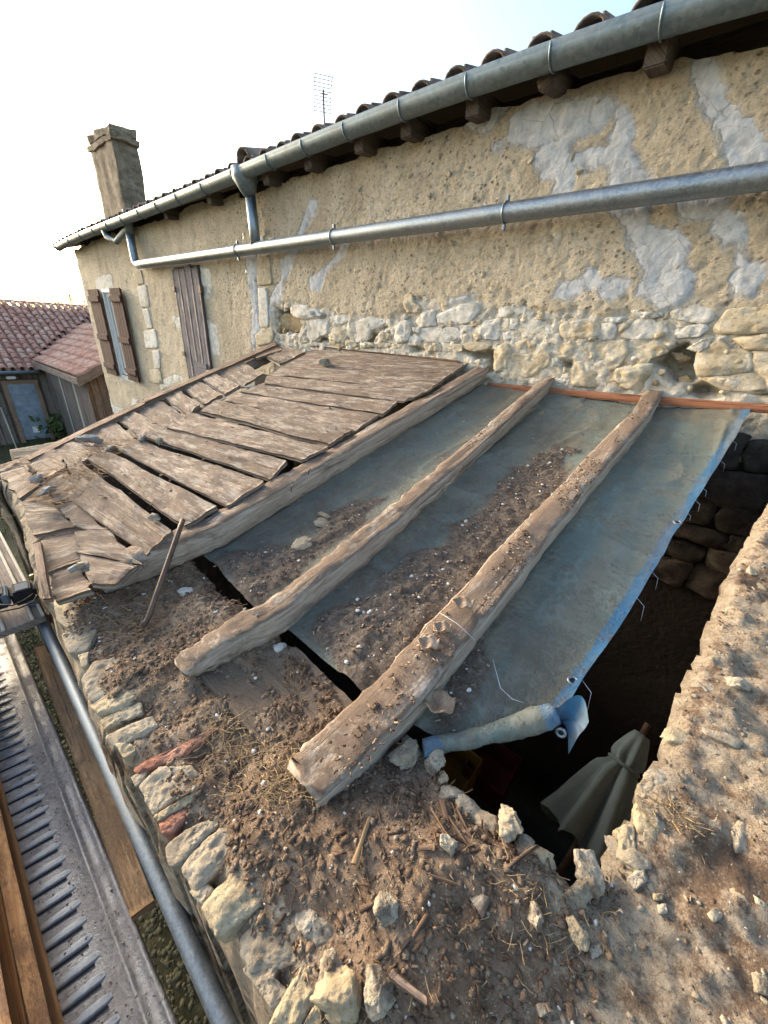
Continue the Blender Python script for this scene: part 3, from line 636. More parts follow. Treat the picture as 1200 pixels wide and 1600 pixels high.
CAV = [(_c8([(700,350),(760,300),(850,245),(905,320),(890,420),(800,450),(750,400)]), .16), (_c8([(850,445),(930,432),(1005,470),(985,500),(850,490)]), .14), (_c8([(-5,300),(25,330),(20,385),(-5,385)]), .16),
    (_c8([(305,335),(365,328),(368,365),(320,385)]), .12), (_c7([(1000,350),(1160,360),(1170,405),(1070,400),(1010,378)]), .18), (_c7([(735,338),(805,333),(805,366),(740,366)]), .1),
    (_c7([(235,290),(285,278),(305,315),(245,318)]), .1), (_c7([(505,275),(605,235),(560,275),(530,325),(480,330)]), .09), (_c7([(30,140),(115,138),(165,200),(160,265),(40,270),(25,200)]), .12)]
def wall_grid(x0, x1, z0, step, ztopoff=0.06, z1=None, name='wall', holes=()):
    nx = int((x1 - x0) / step) + 1; xs = np.linspace(x0, x1, nx); nz = int(((z1 if z1 is not None else 1.3) - z0) / step) + 1
    v = np.linspace(0, 1, nz); zt = (zg(xs) + ztopoff + fbm(np.stack([xs, xs * 0, xs * 0], 1), 4, 4, 71) * .025) if z1 is None else np.full(nx, z1)
    X = np.repeat(xs[:, None], nz, 1); Z = z0 + (zt[:, None] - z0) * v[None]
    P2 = np.stack([X.ravel(), Z.ravel()], 1); P3 = np.stack([X.ravel(), 0 * X.ravel(), Z.ravel()], 1)
    pa = np.full(len(P2), -1.0); li = np.full(len(P2), -1.0)
    for p in PATCH: pa = np.maximum(pa, polysd(P2, xz(p)))
    for p in LIME: li = np.maximum(li, polysd(P2, xz(p)))
    bz = np.interp(P2[:, 0], bt[:, 0], bt[:, 1]) + fbm(P3, 9, 3, 77) * 0.025
    band = sstep(bz - P2[:, 1], -0.005, 0.02) * (P2[:, 0] > bt[0, 0] - 0.02)
    dep = fbm(P3, 1.2, 3, 5) * 0.008 + fbm(P3, 9, 4, 8) * 0.0022 + np.maximum(0, fbm(P3, 30, 3, 9) - 0.2) * 0.009
    pin = sstep(pa, -0.005, 0.015); dep = dep * (1 - 0.6 * pin) - pin * 0.004 + pin * fbm(P3, 14, 4, 44) * 0.004
    dep = dep + band * (0.009 + fbm(P3, 14, 4, 12, .5) * 0.007 + np.maximum(0, fbm(P3, 30, 4, 14, .6)) * .012)
    for p, d in CAV: dep = dep + sstep(polysd(P2, xz(p)) + fbm(P3, 20, 2, 3) * 0.012, -0.012, 0.035) * d
    dep += sstep(li, -0.005, 0.015) * -0.006
    F = grid_faces(nx, nz)
    if holes:
        c = P2[F].mean(1); keep = np.ones(len(F), bool)
        for (a, b, cc, dd) in holes: keep &= ~((c[:, 0] > a) & (c[:, 0] < b) & (c[:, 1] > cc) & (c[:, 1] < dd))
        F = F[keep]
    V = np.stack([P2[:, 0], D + dep, P2[:, 1]], 1)
    return mesh(name, V, F, M['plaster'], house, attrs={'patch': pa, 'lime': li, 'band': band})
WIN = (-8.72, -8.28, -0.98, 0.36)
wall_grid(-4.2, HR, -0.5, 0.0125, -0.075)
wall_grid(HL, -4.2, -1.9, 0.028, -0.03, holes=[WIN])
wall_grid(HL, -4.2, GZ - 0.1, 0.12, z1=-1.9); wall_grid(-4.2, HR, GZ - 0.1, 0.1, z1=-0.5).data.materials[0] = M['pitshade']  # house wall inside the shed painted near black in place of shade
# end walls, back wall (closing the body of the house)
box('end_wall', (HL, D + 0.03, GZ - .1), (HL + 0.35, D + 8, 1.0), 'brownstone', house); box('end_wall', (HR, D + 0.02, GZ - .1), (HR + 0.35, D + 8, 1.0), 'brownstone', house)
box('back_wall', (HL, D + 7.9, GZ - .1), (HR, D + 8.2, 1.0), 'brownstone', house)
# roof slab following the sagging eave
RP = math.tan(rad(17)); EAVE = D - 0.13
xs = np.linspace(HL - 0.45, HR + 0.4, 60); vs = []
for yy, dz in ((EAVE, 0.0), (D + 4.2, None), (D + 8.8, 0.0)):
    for x in xs: vs.append((x, yy, zg(x) + 0.06 + (RP * (D + 4.2 - EAVE) if dz is None else 0.0)))
n = len(xs); vs = np.array(vs); vs = np.vstack([vs, vs - [0, 0, 0.045]])
F = [];
for r in (0, 1):
    for k in range(n - 1):
        a = r * n + k; F.append((a, a + 1, a + 1 + n, a + n)); F.append((a + 3 * n, a + n + 3 * n, a + 1 + n + 3 * n, a + 1 + 3 * n))
for k in range(n - 1): F.append((k, k + 3 * n, k + 1 + 3 * n, k + 1)); F.append((2 * n + k, 2 * n + k + 1, 2 * n + k + 1 + 3 * n, 2 * n + k + 3 * n))
for e in (0, n - 1):
    for r in (0, 1): F.append((r * n + e, (r + 1) * n + e, (r + 1) * n + e + 3 * n, r * n + e + 3 * n))
roof = mesh('roof', vs, F, M['soffit'], house, smooth=False)
def tile_mesh(name, r0=0.088, r1=0.07, ln=0.45, th=0.013, seg=8, up=True, mat='tile'):
    vs = []; F = []
    for (y, r) in ((0, r0), (ln, r1)):
        for rr in (r, r - th):
            for k in range(seg + 1):
                a = math.pi * k / seg; vs.append((rr * math.cos(a) * 1.0, y, (rr * math.sin(a) * 0.85) * (1 if up else -1)))
    m = seg + 1
    for k in range(seg):
        F += [(k, k + 1, 2 * m + k + 1, 2 * m + k), (m + k, 3 * m + k, 3 * m + k + 1, m + k + 1), (k, m + k, m + k + 1, k + 1), (2 * m + k, 2 * m + k + 1, 3 * m + k + 1, 3 * m + k)]
    F += [(0, 2 * m, 3 * m, m), (seg, m + seg, 3 * m + seg, 2 * m + seg)]
    o = mesh(name, vs, F, M[mat]); return o
def take(o):  # remove a template object, keep its mesh
    me = o.data; bpy.data.objects.remove(o); return me
TC = take(tile_mesh('tile', .078, .066)); TP = take(tile_mesh('tile', 0.08, 0.09, up=False))
def put(me, name, parent, mat4):
    o = bpy.data.objects.new(name, me); link(o, parent); o.matrix_basis = mat4; return o
xk = HL - 0.4
k = 0
while xk < 0.75:
    zz = zg(xk) + 0.06
    for r in range(2):
        y0 = EAVE - 0.05 + r * 0.34 + random.uniform(-.02, .02)
        put(TC, 'tile', house, Matrix.Translation((xk + random.uniform(-.008, .008), y0, zz - 0.018 + (y0 - EAVE) * RP + 0.012 * r)) @ Matrix.Rotation(random.uniform(-.04, .04), 4, 'Z') @ Matrix.Rotation(rad(17) - 0.03, 4, 'X'))
    put(TP, 'tile', house, Matrix.Translation((xk + 0.115, EAVE - 0.03, zz + 0.04)) @ Matrix.Rotation(rad(16), 4, 'X'))
    xk += 0.23 + random.uniform(-.006, .006); k += 1
# a raised row of tiles bedded in mortar where two roofs meet
xr = onY(388, 240, EAVE)[0]
for r in range(4):
    put(TC, 'tile', house, Matrix.Translation((xr - 0.04, EAVE - 0.03 + r * 0.3, zg(xr) + 0.09 + r * 0.3 * RP)) @ Matrix.Rotation(rad(15), 4, 'X') @ Matrix.Scale(1.3, 4))
tag(box('eave_shade_strip', (HL, D + .13, .9), (HR, D + .2, 1.25), 'soffit', house))  # added dark filler strip standing in for the shade under the eave
# rafter tails below the eave
for (px, py, rnd) in ((862, 128, 1), (745, 152, 0), (640, 193, 0), (566, 222, 0), (486, 246, 0), (1035, 62, 0), (420, 272, 0), (330, 300, 0), (262, 326, 0)):
    x = onY(px, py, D - 0.1)[0]; z1 = zg(x) + 0.015
    if rnd: tube('rafter_tail', [(x, D - 0.15, z1 - 0.075), (x, D - 0.05, z1 - 0.055), (x, D + 0.2, z1 + 0.0)], 0.055, 'soffit', house, 14)
    else: box('rafter_tail', (x - 0.045, D - 0.14, z1 - 0.11), (x + 0.045, D + 0.2, z1 - 0.005), 'soffit', house, 0.006, Matrix.Rotation(rad(8), 4, 'X'))
# rubble stones at the foot of the plaster, traced one by one
NW = (0, -1, 0)
S7 = {'brownstone': [[(30,190),(60,165),(130,170),(155,220),(140,260),(80,265),(40,250)]],
 'lime': [[(115,130),(160,120),(220,140),(290,165),(290,185),(200,192),(150,188),(118,170)], [(195,200),(250,192),(305,215),(300,275),(265,285),(240,310),(200,285)], [(300,190),(345,178),(405,175),(410,205),(370,222),(320,215)],
  [(410,225),(480,200),(560,165),(630,160),(632,215),(600,235),(530,250),(515,300),(450,315),(415,280)], [(655,235),(700,205),(735,215),(740,260),(715,310),(670,320),(650,290)], [(765,205),(800,165),(865,150),(865,230),(790,235)],
  [(875,170),(930,150),(1000,120),(1085,115),(1080,160),(1030,215),(960,225),(880,215)], [(785,245),(850,235),(980,240),(985,310),(900,318),(790,310)], [(990,225),(1050,230),(1055,310),(1000,310)], [(1085,235),(1130,205),(1200,190),(1200,300),(1130,300),(1090,270)],
  [(725,290),(760,275),(790,300),(780,330),(720,335)], [(0,255),(30,275),(40,305),(0,320)], [(745,238),(785,238),(782,268),(748,266)]],
 'cream': [[(300,240),(400,250),(400,290),(385,320),(310,300)], [(705,70),(745,68),(755,110),(790,125),(780,160),(720,160),(705,130)], [(1005,320),(1150,310),(1160,345),(1070,362),(1010,348)], [(810,325),(880,318),(900,345),(895,365),(830,365),(808,345)],
  [(900,330),(1000,325),(1005,362),(920,368)], [(470,320),(540,320),(545,345),(480,345)], [(395,305),(440,310),(465,335),(440,345),(395,335)], [(575,260),(605,265),(605,315),(570,310)], [(610,270),(635,275),(630,300),(608,300)],
  [(1055,265),(1100,275),(1105,300),(1070,310)], [(1040,210),(1100,195),(1105,220),(1050,235)], [(85,95),(130,75),(140,100),(90,105)], [(75,115),(120,110),(118,135),(78,138)], [(120,285),(190,290),(235,312),(190,318),(120,305)], [(310,305),(385,325),(390,345),(320,332)],
  [(640,325),(690,325),(695,345),(645,345)], [(550,325),(630,320),(635,345),(555,348)], [(160,195),(190,200),(192,260),(165,250)]]}
S8 = {'lime': [[(55,95),(110,92),(170,105),(165,135),(110,150),(55,150)], [(145,155),(200,152),(260,180),(318,215),(310,240),(200,248),(142,225)], [(100,155),(138,160),(130,205),(98,205)], [(65,220),(110,210),(135,235),(75,250)], [(490,180),(540,175),(553,200),(545,245),(500,248),(465,235)],
  [(575,225),(640,160),(700,155),(760,190),(770,215),(740,240),(620,245),(580,235)], [(785,130),(840,92),(900,90),(960,120),(965,165),(930,180),(800,160)], [(805,215),(860,190),(930,178),(945,200),(900,235),(810,240)], [(220,255),(280,250),(305,265),(280,290),(220,288)],
  [(395,260),(440,250),(450,290),(445,320),(400,322)], [(500,155),(540,148),(585,155),(560,175),(505,172)], [(275,325),(305,320),(312,355),(280,360)], [(850,285),(920,245),(960,240),(940,280),(900,300)], [(610,125),(680,105),(740,120),(750,150),(660,155)]],
 'cream': [[(215,140),(240,130),(250,165),(205,160)], [(258,135),(300,130),(345,150),(340,175),(260,175)], [(320,185),(390,160),(450,165),(485,190),(475,235),(410,245),(340,245),(318,220)], [(560,185),(600,172),(610,190),(565,215)], [(120,260),(180,245),(215,260),(205,300),(140,295)],
  [(305,270),(360,255),(395,270),(385,310),(330,325),(303,305)], [(635,280),(700,262),(765,270),(770,300),(700,330),(690,350),(635,340)], [(470,262),(590,252),(602,300),(580,335),(555,365),(530,380),(482,355),(462,300)], [(345,385),(380,350),(460,345),(485,400),(490,450),(370,445),(345,425)],
  [(555,375),(640,358),(705,352),(690,400),(660,460),(590,450),(555,420)], [(497,390),(545,390),(580,450),(500,455)], [(30,290),(80,265),(105,290),(85,370),(35,385)], [(105,305),(200,312),(275,302),(255,360),(200,400),(120,415),(88,385)], [(975,200),(1030,120),(1200,100),(1330,100),(1330,210),(1060,222),(980,218)],
  [(1050,240),(1200,228),(1330,240),(1330,292),(1120,285)], [(900,300),(1000,250),(1045,290),(1120,300),(1130,380),(1000,400),(905,400),(892,360)], [(910,408),(1000,405),(1120,390),(1200,420),(1200,480),(1010,462)], [(1135,300),(1330,305),(1330,480),(1210,480),(1195,415),(1140,380)],
  [(310,385),(355,370),(330,430),(305,430)], [(440,300),(462,305),(458,343),(440,343)]],
 'brownstone': [[(775,300),(830,305),(870,330),(820,345)], [(810,410),(850,400),(880,430),(820,445)], [(590,270),(630,262),(632,300),(608,318)]]}
for tab, cm in ((S7, _c7), (S8, _c8)):
    for mt, polys in tab.items():
        for p in polys:
            q = [onY(a, b, D) for a, b in cm(p)]; q = np.array(q)
            deep = 0.07 if mt == 'brownstone' else 0.02
            q[:, 1] = D + deep
            stone('stone', q, NW, hgt=random.uniform(0.012, 0.026), depth=0.05, mat=mt, parent=house, rough=0.75, dome=0.0, grow=1.08)
# small packing stones between them
for k in range(130):
    x = random.uniform(-3.9, 0.9); zb = np.interp(x, bt[:, 0], bt[:, 1]); z = random.uniform(-0.42, zb - 0.02); s = random.uniform(0.02, 0.045)
    rock('stone', (x, D + 0.022, z), (s * random.uniform(1, 1.7), s, s), k + 900, random.choice(['lime', 'cream', 'cream', 'brownstone']), house, (0, random.uniform(0, 3), 0), sub=2)
# stones that show through the plaster
for (px, py, s) in ((872,370,.05),(905,268,.035),(925,530,.03),(862,372,.03),(700,270,.03),(670,305,.025),(705,380,.03),(590,445,.04),(755,430,.03),(895,245,.03),(1060,415,.025),(830,250,.03),(410,335,.06),(415,362,.06),(560,297,.02),(740,308,.02),(640,275,.025),(1120,240,.03),(935,160,.02),(520,300,.02)):
    p = onY(px, py, D); rock('stone', (p[0], D + 0.006, p[2]), (s * 1.4, 0.035, s), px, 'cream', house, (0, random.uniform(0, 3), 0), sub=3)
# quoins (dressed corner stones)
for p in ([(470,265),(510,260),(520,325),(495,335),(475,310)], [(490,340),(535,330),(550,440),(510,445)], [(515,450),(545,450),(565,545),(535,550)], [(520,560),(580,550),(595,645),(530,645)], [(565,655),(600,655),(603,745),(575,745)], [(550,750),(600,745),(617,820),(555,815)],
          [(1080,190),(1140,180),(1155,330),(1085,335)], [(1085,345),(1130,345),(1140,540),(1095,540)], [(1070,580),(1120,545),(1170,570),(1150,620),(1080,635)], [(1078,105),(1110,90),(1125,160),(1090,170)], [(1140,100),(1165,95),(1160,160),(1142,165)]):
    q = np.array([onY(a, b, D) for a, b in z4(p)]); stone('quoin_stone', q, NW, 0.016, 0.03, 'lime' if random.random() < .7 else 'cream', house, rough=0.35, dome=0.1)
# loft shutter (planks, hinges)
sx0, sx1, sz0, sz1 = -5.82, -5.15, -0.85, 0.60
loft = box('loft_shutter', (sx0 + .01, D - 0.022, sz0), (sx1 - .01, D + 0.02, sz1), 'soffit', house)
for k in range(4):
    a = sx0 + (sx1 - sx0) * k / 4 + 0.004; b = sx0 + (sx1 - sx0) * (k + 1) / 4 - 0.004; j = random.uniform(-.03, .01)
    plank('plank', (a, D - .045, sz0), (a, D - .045, sz1 + j), (b, D - .045, sz0), (b, D - .045, sz1 + j), 0.02, 'shutter_grey', loft, 0.002, 0.003, 0.001, nx=40, ny=5, up=(0, -1, 0), endrag=0.01)
for zz in (0.36, -0.42):
    box('hinge', (sx0 - 0.05, D - 0.06, zz - 0.03), (sx0 + 0.03, D - 0.03, zz + 0.03), 'iron', loft, 0.004)
box('hinge', (sx1 - 0.02, D - 0.06, 0.30), (sx1 + 0.05, D - 0.03, 0.39), 'iron', loft, 0.004)
box('patch_board', (sx0 + .36, D - .062, -0.66), (sx1 - .06, D - .047, -0.5), 'shutter_grey', loft, 0.003)
# window and its two shutters
wx0, wx1, wz0, wz1 = WIN
win = box('window', (wx0, D + 0.10, wz0), (wx1, D + 0.13, wz1), 'glass', house)
for (a, b, c, d) in ((wx0, wx0 + .06, wz0, wz1), (wx1 - .06, wx1, wz0, wz1), (wx0 + .06, wx1 - .06, wz1 - .07, wz1), (wx0 + .06, wx1 - .06, wz0, wz0 + .06), ((wx0 + wx1) / 2 - .045, (wx0 + wx1) / 2 + .045, wz0 + .06, wz1 - .07)):
    box('frame', (a, D + 0.03, c), (b, D + 0.098, d), 'white', win, 0.004)
for (a, b, c, d) in ((wx0 - .05, wx0, wz0, wz1 + .05), (wx1, wx1 + .06, wz0, wz1 + .05), (wx0, wx1, wz1, wz1 + .05)): box('reveal', (a, D - 0.012, c), (b, D + .12, d), 'white', win, 0.004)
for s in (0, 1):
    a, b = ((wx0 - .62, wx0 - .06) if s == 0 else (wx1 + .07, wx1 + .55))
    sh = box('shutter', (a + .005, D - .045, wz0 - .03), (b - .005, D - .035, wz1 + .04), 'shutter_red', house)
    for k in range(4):
        p = a + (b - a) * k / 4 + .003; q = a + (b - a) * (k + 1) / 4 - .003
        box('plank', (p, D - .066, wz0 - .04), (q, D - .046, wz1 + .05), 'shutter_red', sh, 0.003)
    for zz in (wz0 + .12, (wz0 + wz1) / 2 - .05, wz1 - .1): box('batten', (a, D - .088, zz - .045), (b, D - .067, zz + .045), 'shutter_red', sh, 0.004)
# chimney
cx, cy = onY(190, 300, D + 0.9)[0], D + 0.9
def zat(px, py): return onY(px, py, cy)[2]
cz0, cz1 = zg(cx) + 0.2, zat(180, 232)
def ragged_box(name, lo, hi, mat, parent, amp=0.02, cell=0.09, seed=0):
    bm = bmesh.new(); bmesh.ops.create_cube(bm, size=1)
    for v in bm.verts: v.co = Vector([lo[k] + (v.co[k] + .5) * (hi[k] - lo[k]) for k in range(3)])
    n = max(2, int(max(hi[k] - lo[k] for k in range(3)) / cell)); bmesh.ops.subdivide_edges(bm, edges=bm.edges[:], cuts=min(n, 14), use_grid_fill=True)
    co = np.array([v.co[:] for v in bm.verts]); q = co + seed
    d = np.stack([fbm(q, 6, 3, seed + k) for k in range(3)], 1) * amp
    for v, e in zip(bm.verts, d): v.co += Vector(e)
    me = bpy.data.meshes.new(name); bm.to_mesh(me); bm.free(); me.materials.append(M[mat]); me.polygons.foreach_set('use_smooth', np.ones(len(me.polygons), bool))
    return link(bpy.data.objects.new(name, me), parent)
wpx = abs(onY(150, 260, cy)[0] - onY(216, 260, cy)[0])
wpx *= .62; cy0 = .19
chim = ragged_box('chimney', (cx - wpx * .46, cy - cy0, cz0 - .8), (cx + wpx * .46, cy + cy0, cz1), 'chimneystone', house, 0.016, seed=4)
ragged_box('chimney_cap', (cx - wpx * .53, cy - .22, cz1), (cx + wpx * .52, cy + .22, cz1 + .07), 'chimneystone', chim, 0.03, seed=9)
ragged_box('chimney_cap', (cx - wpx * .42, cy - .19, cz1 + .09), (cx + wpx * .46, cy + .19, cz1 + .2), 'chimneystone', chim, 0.04, seed=12)

# ------------------------------------------------------------------ gutter
gut = thing('roof_gutter', 'long half-round grey zinc gutter along the tiled eave of the house', 'gutter', loc=(-4, D - .19, 1.1))
gxs = np.linspace(HL - 0.15, HR - .6, 90); GR = 0.060
prof = [(-GR * 1.08, 0.012), (-GR * 1.0, 0.022), (-GR * .93, 0.014)] + [(-GR * math.cos(a), -GR * math.sin(a)) for a in np.linspace(0.06, math.pi, 16)] + [(GR, 0.03)]
prof += [(GR * .97, 0.03)] + [(-GR * .97 * math.cos(a), -GR * .97 * math.sin(a)) for a in np.linspace(math.pi, 0.1, 12)]
m = len(prof); vs = []; F = []
for x in gxs:
    for (py_, pz_) in prof: vs.append((x, D - .19 + py_, zg(x) + pz_))
for k in range(len(gxs) - 1):
    for j in range(m): a = k * m + j; b = k * m + (j + 1) % m; F.append((a, b, b + m, a + m))
F.append(tuple(range(m))); F.append(tuple((len(gxs) - 1) * m + j for j in range(m)))
mesh('trough', vs, F, M['zinc'], gut)
for (px, py) in ((1040, 26), (868, 78), (737, 125), (632, 168), (545, 200), (480, 228), (425, 250), (370, 272), (322, 292), (282, 306), (250, 320), (222, 332), (195, 342), (172, 351), (150, 360), (130, 369), (112, 377)):
    x = onY(px, py, D - .19)[0]; pts = [(x, D - .19 - (GR + .004) * math.cos(a), zg(x) - (GR + .004) * math.sin(a)) for a in np.linspace(-.25, math.pi * 1.0, 14)]
    tube('gutter_clip', np.array(pts), 0.0045, 'zinc', gut, 6)

# ------------------------------------------------------------------ collector pipe and downpipes
pipe = thing('collector_pipe', 'galvanised pipe running along the house wall below the gutter', 'drain pipe', loc=(-3.5, D - .1, .7))
PY = D - 0.105
P0, P1 = onY(213, 414, PY), onY(1200, 275, PY)
d = (P1 - P0); P2_ = P1 + d * 0.25
elbow = [P0 + np.array([-.02, 0, .30]), P0 + np.array([-.02, 0, .12]), P0 + np.array([0.0, 0, .03]), P0 + np.array([.06, 0, 0])]
tube('pipe', np.array([P0 + d * t for t in np.linspace(0.006, 1.25, 40)]), 0.05, 'galv', pipe, 20)
tube('elbow', np.array([P0 + np.array([-.05, .01, .36]), P0 + np.array([-.035, .005, .2]), P0 + np.array([-.015, 0, .06]), P0 + np.array([0.01, 0, .015]), P0 + np.array([.06, 0, -.002])]), 0.05, 'galv', pipe, 16)
q0 = onY(163, 362, D - .19)
tube('swan_neck', np.array([q0 + np.array([0, 0, .02]), q0 + np.array([.03, .01, -.06]), q0 + np.array([.25, .05, -.13]), P0 + np.array([-.12, .01, .43]), P0 + np.array([-.05, .01, .36])]), 0.04, 'zinc', pipe, 14)
tube('swan_neck', np.array([P0 + np.array([-.03, .02, .62]), P0 + np.array([-.045, .01, .36])]), 0.055, 'zinc', pipe, 14)
hx = onY(386, 300, D - .15)
tube('hopper', np.array([(hx[0], D - .15, hx[2] + .16), (hx[0], D - .15, hx[2] + .10), (hx[0], D - .14, hx[2] + .04), (hx[0], D - .12, hx[2] - .02)]), .1, 'zinc', pipe, 18, rfun=lambda t: (0.12, 0.12, 0.085, 0.055)[min(3, int(round(t * 3)))])
tube('downpipe', np.array([(hx[0], D - .12, hx[2] - .01), (hx[0] + .005, D - .11, hx[2] - .25), (hx[0] + .01, D - .105, P0[2] + d[2] * ((hx[0] - P0[0]) / d[0]))]), 0.047, 'galv', pipe, 16)
for px in (372, 522, 792):
    t_ = min(np.linspace(0, 1.2, 600), key=lambda t: abs((lambda c: 600 - 600 * c[0] / c[2])(ROT.T @ (P0 + d * t)) - px)); c = P0 + d * t_
    br = tube('bracket', np.array([c + np.array([0, -.054 * math.cos(a), .054 * math.sin(a)]) for a in np.linspace(-1.5, 1.5, 12)]), 0.004, 'galv', pipe, 6)
    for s in (-1, 1): box('lug', (c[0] - .008, c[1] - .012, c[2] + s * .068 - .016), (c[0] + .008, c[1] + .012, c[2] + s * .068 + .016), 'galv', br, 0.003)

# ------------------------------------------------------------------ TV aerial
b0 = onY(509, 192, D + .7); b1 = onY(505, 140, D + .7)
aer = thing('tv_antenna', 'small metal TV aerial standing on the roof against the sky', 'antenna', loc=tuple(b0 - np.array([0, 0, .4])))
tube('mast', np.array([b0 - [0, 0, .45], b1]), 0.008, 'iron', aer, 8)
ctr = b1 + np.array([0.0, 0, -.03]); bd = np.array([0.75, -.5, -0.35]); bd /= np.linalg.norm(bd); K = .62
tube('boom', np.array([ctr - bd * .14 * K, ctr + bd * .26 * K]), 0.005, 'iron', aer, 6)
sd_ = np.cross(bd, [0, 0, 1]); sd_ /= np.linalg.norm(sd_); u_ = np.cross(sd_, bd)
for k in range(8): c = ctr + bd * (-.04 + .04 * k) * K; tube('director', np.array([c - sd_ * .05 * K, c + sd_ * .05 * K]), 0.0032, 'iron', aer, 5)
for s in (-1, 1):
    for k in range(5): c = ctr - bd * (.13 - .035 * k) * K + u_ * s * (.03 + .04 * k) * K; tube('reflector_rod', np.array([c - sd_ * .13 * K, c + sd_ * .13 * K]), 0.003, 'iron', aer, 5)
    for q in (-1, 1): tube('reflector_arm', np.array([ctr - bd * .13 * K + u_ * s * .02 * K + sd_ * q * .13 * K, ctr + bd * .01 * K + u_ * s * .2 * K + sd_ * q * .13 * K]), 0.0035, 'iron', aer, 5)

# ------------------------------------------------------------------ barn
BX = -18.0
barn = thing('wooden_barn', 'dark weathered plank barn with orange canal tile roofs', 'barn', loc=(BX, 3, GZ))
EZ = -1.66; MS = 0.4625
mesh('roof', [(BX + .3, -3, EZ - .16), (BX + .3, 7.5, EZ - .16), (BX - 4.1, 7.5, EZ - .02 + MS * 4.1 - .05), (BX - 4.1, -3, EZ - .02 + MS * 4.1 - .05), (BX - 8.5, 7.5, EZ - .16), (BX - 8.5, -3, EZ - .16)], [(0, 1, 2, 3), (3, 2, 4, 5)], M['soffit'], barn, smooth=False)
BT = take(tile_mesh('tile', 0.1, 0.082, 0.42, 0.015, 6, mat='barn_tile')); BTP = take(tile_mesh('tile', 0.1, 0.1, 0.42, 0.015, 6, up=False, mat='barn_tile'))
ang = math.atan(MS); rows = 15
xe0, ye0 = -13.0, 2.9; EZ2 = -1.48; ES = 0.5
def ext_z(y): return EZ2 + ES * (y - ye0)
cnt = 0
for cidx in range(22):
    y = 1.75 + cidx * 0.235
    for r in range(rows):
        s = r * 0.315; x = BX + .28 - s * math.cos(ang); z = EZ - .08 + s * math.sin(ang)
        if y > ye0 and ext_z(y) > z + .05: continue
        Mx = Matrix.Translation((x + random.uniform(-.015, .015), y + random.uniform(-.012, .012), z + random.uniform(0, .012))) @ Matrix.Rotation(rad(90) + random.uniform(-.05, .05), 4, 'Z') @ Matrix.Rotation(ang - .035, 4, 'X')
        put(BT, 'tile', barn, Mx); cnt += 1
vs = []; F = []
for cidx in range(22):      # channel tiles between, and the columns out of frame: one mass
    y = 1.75 + .1175 + cidx * .235
    b = len(vs)
    for s in (0, 4.6):
        for k in range(5):
            a = math.pi * k / 4; vs.append((BX + .26 - s * math.cos(ang), y + .09 * math.cos(a), EZ - .06 + s * math.sin(ang) - .06 * math.sin(a)))
    for k in range(4): F.append((b + k, b + k + 1, b + 6 + k, b + 5 + k))
for cidx in range(20):
    y = 1.75 - .235 * (cidx + 1); b = len(vs)
    for s in (0, 4.6):
        for k in range(5):
            a = math.pi * k / 4; vs.append((BX + .28 - s * math.cos(ang), y + .1 * math.cos(a), EZ - .06 + s * math.sin(ang) + .08 * math.sin(a)))
    for k in range(4): F.append((b + k, b + k + 1, b + 6 + k, b + 5 + k))
tag(mesh('channel_tiles', vs, F, M['barn_tile'], barn), kind='stuff')
for k in range(23):
    put(BT, 'ridge_tile', barn, Matrix.Translation((BX - 4.12, 1.5 + k * .36, EZ + MS * 4.1 + .03)) @ Matrix.Rotation(random.uniform(-.05, .05), 4, 'Z') @ Matrix.Scale(1.25, 4))
# extension roof (pitch rises towards +Y)
ang2 = math.atan(ES)
mesh('roof', [(xe0, ye0, EZ2 - .1), (BX - 3.6, ye0, EZ2 - .1), (BX - 3.6, ye0 + 3.4, EZ2 + ES * 3.4 - .1), (xe0, ye0 + 3.4, EZ2 + ES * 3.4 - .1)], [(0, 1, 2, 3)], M['soffit'], barn, smooth=False)
k = 0
x = xe0 - .12
while x > -21.5:
    for r in range(7):
        s = r * .36; y = ye0 - .05 + s * math.cos(ang2); z = EZ2 - .03 + s * math.sin(ang2)
        mz = EZ - .05 + MS * max(0, (BX + .3 - x))
        if x < BX + .3 and mz > z: continue
        put(BT, 'tile', barn, Matrix.Translation((x + random.uniform(-.012, .012), y, z)) @ Matrix.Rotation(random.uniform(-.03, .03), 4, 'Z') @ Matrix.Rotation(ang2 - .03, 4, 'X'))
    x -= .24
box('fascia', (BX + .2, ye0 - .09, EZ2 - .22), (xe0 + .02, ye0 - .05, EZ2 - .045), 'barn_wood', barn, .004)
dv_ = math.hypot(1, ES); mesh('fascia', [(xe0 + .03, ye0 - .09, EZ2 - .26), (xe0 + .03, ye0 + 3, EZ2 - .26 + ES * 3.09), (xe0 + .03, ye0 + 3, EZ2 - .02 + ES * 3.09), (xe0 + .03, ye0 - .09, EZ2 - .02), (xe0 - .01, ye0 - .09, EZ2 - .26), (xe0 - .01, ye0 + 3, EZ2 - .26 + ES * 3.09), (xe0 - .01, ye0 + 3, EZ2 - .02 + ES * 3.09), (xe0 - .01, ye0 - .09, EZ2 - .02)],
     [(0, 1, 2, 3), (7, 6, 5, 4), (0, 4, 5, 1), (3, 2, 6, 7), (0, 3, 7, 4)], M['barn_wood'], barn, smooth=False, uv=[(0, 0), (3, 0), (3, .2), (0, .2)] * 2)
tube('eave_gutter', np.array([(BX + .36, -2.5, EZ - .17), (BX + .36, 2.85, EZ - .17)]), .06, 'zinc', barn, 10)
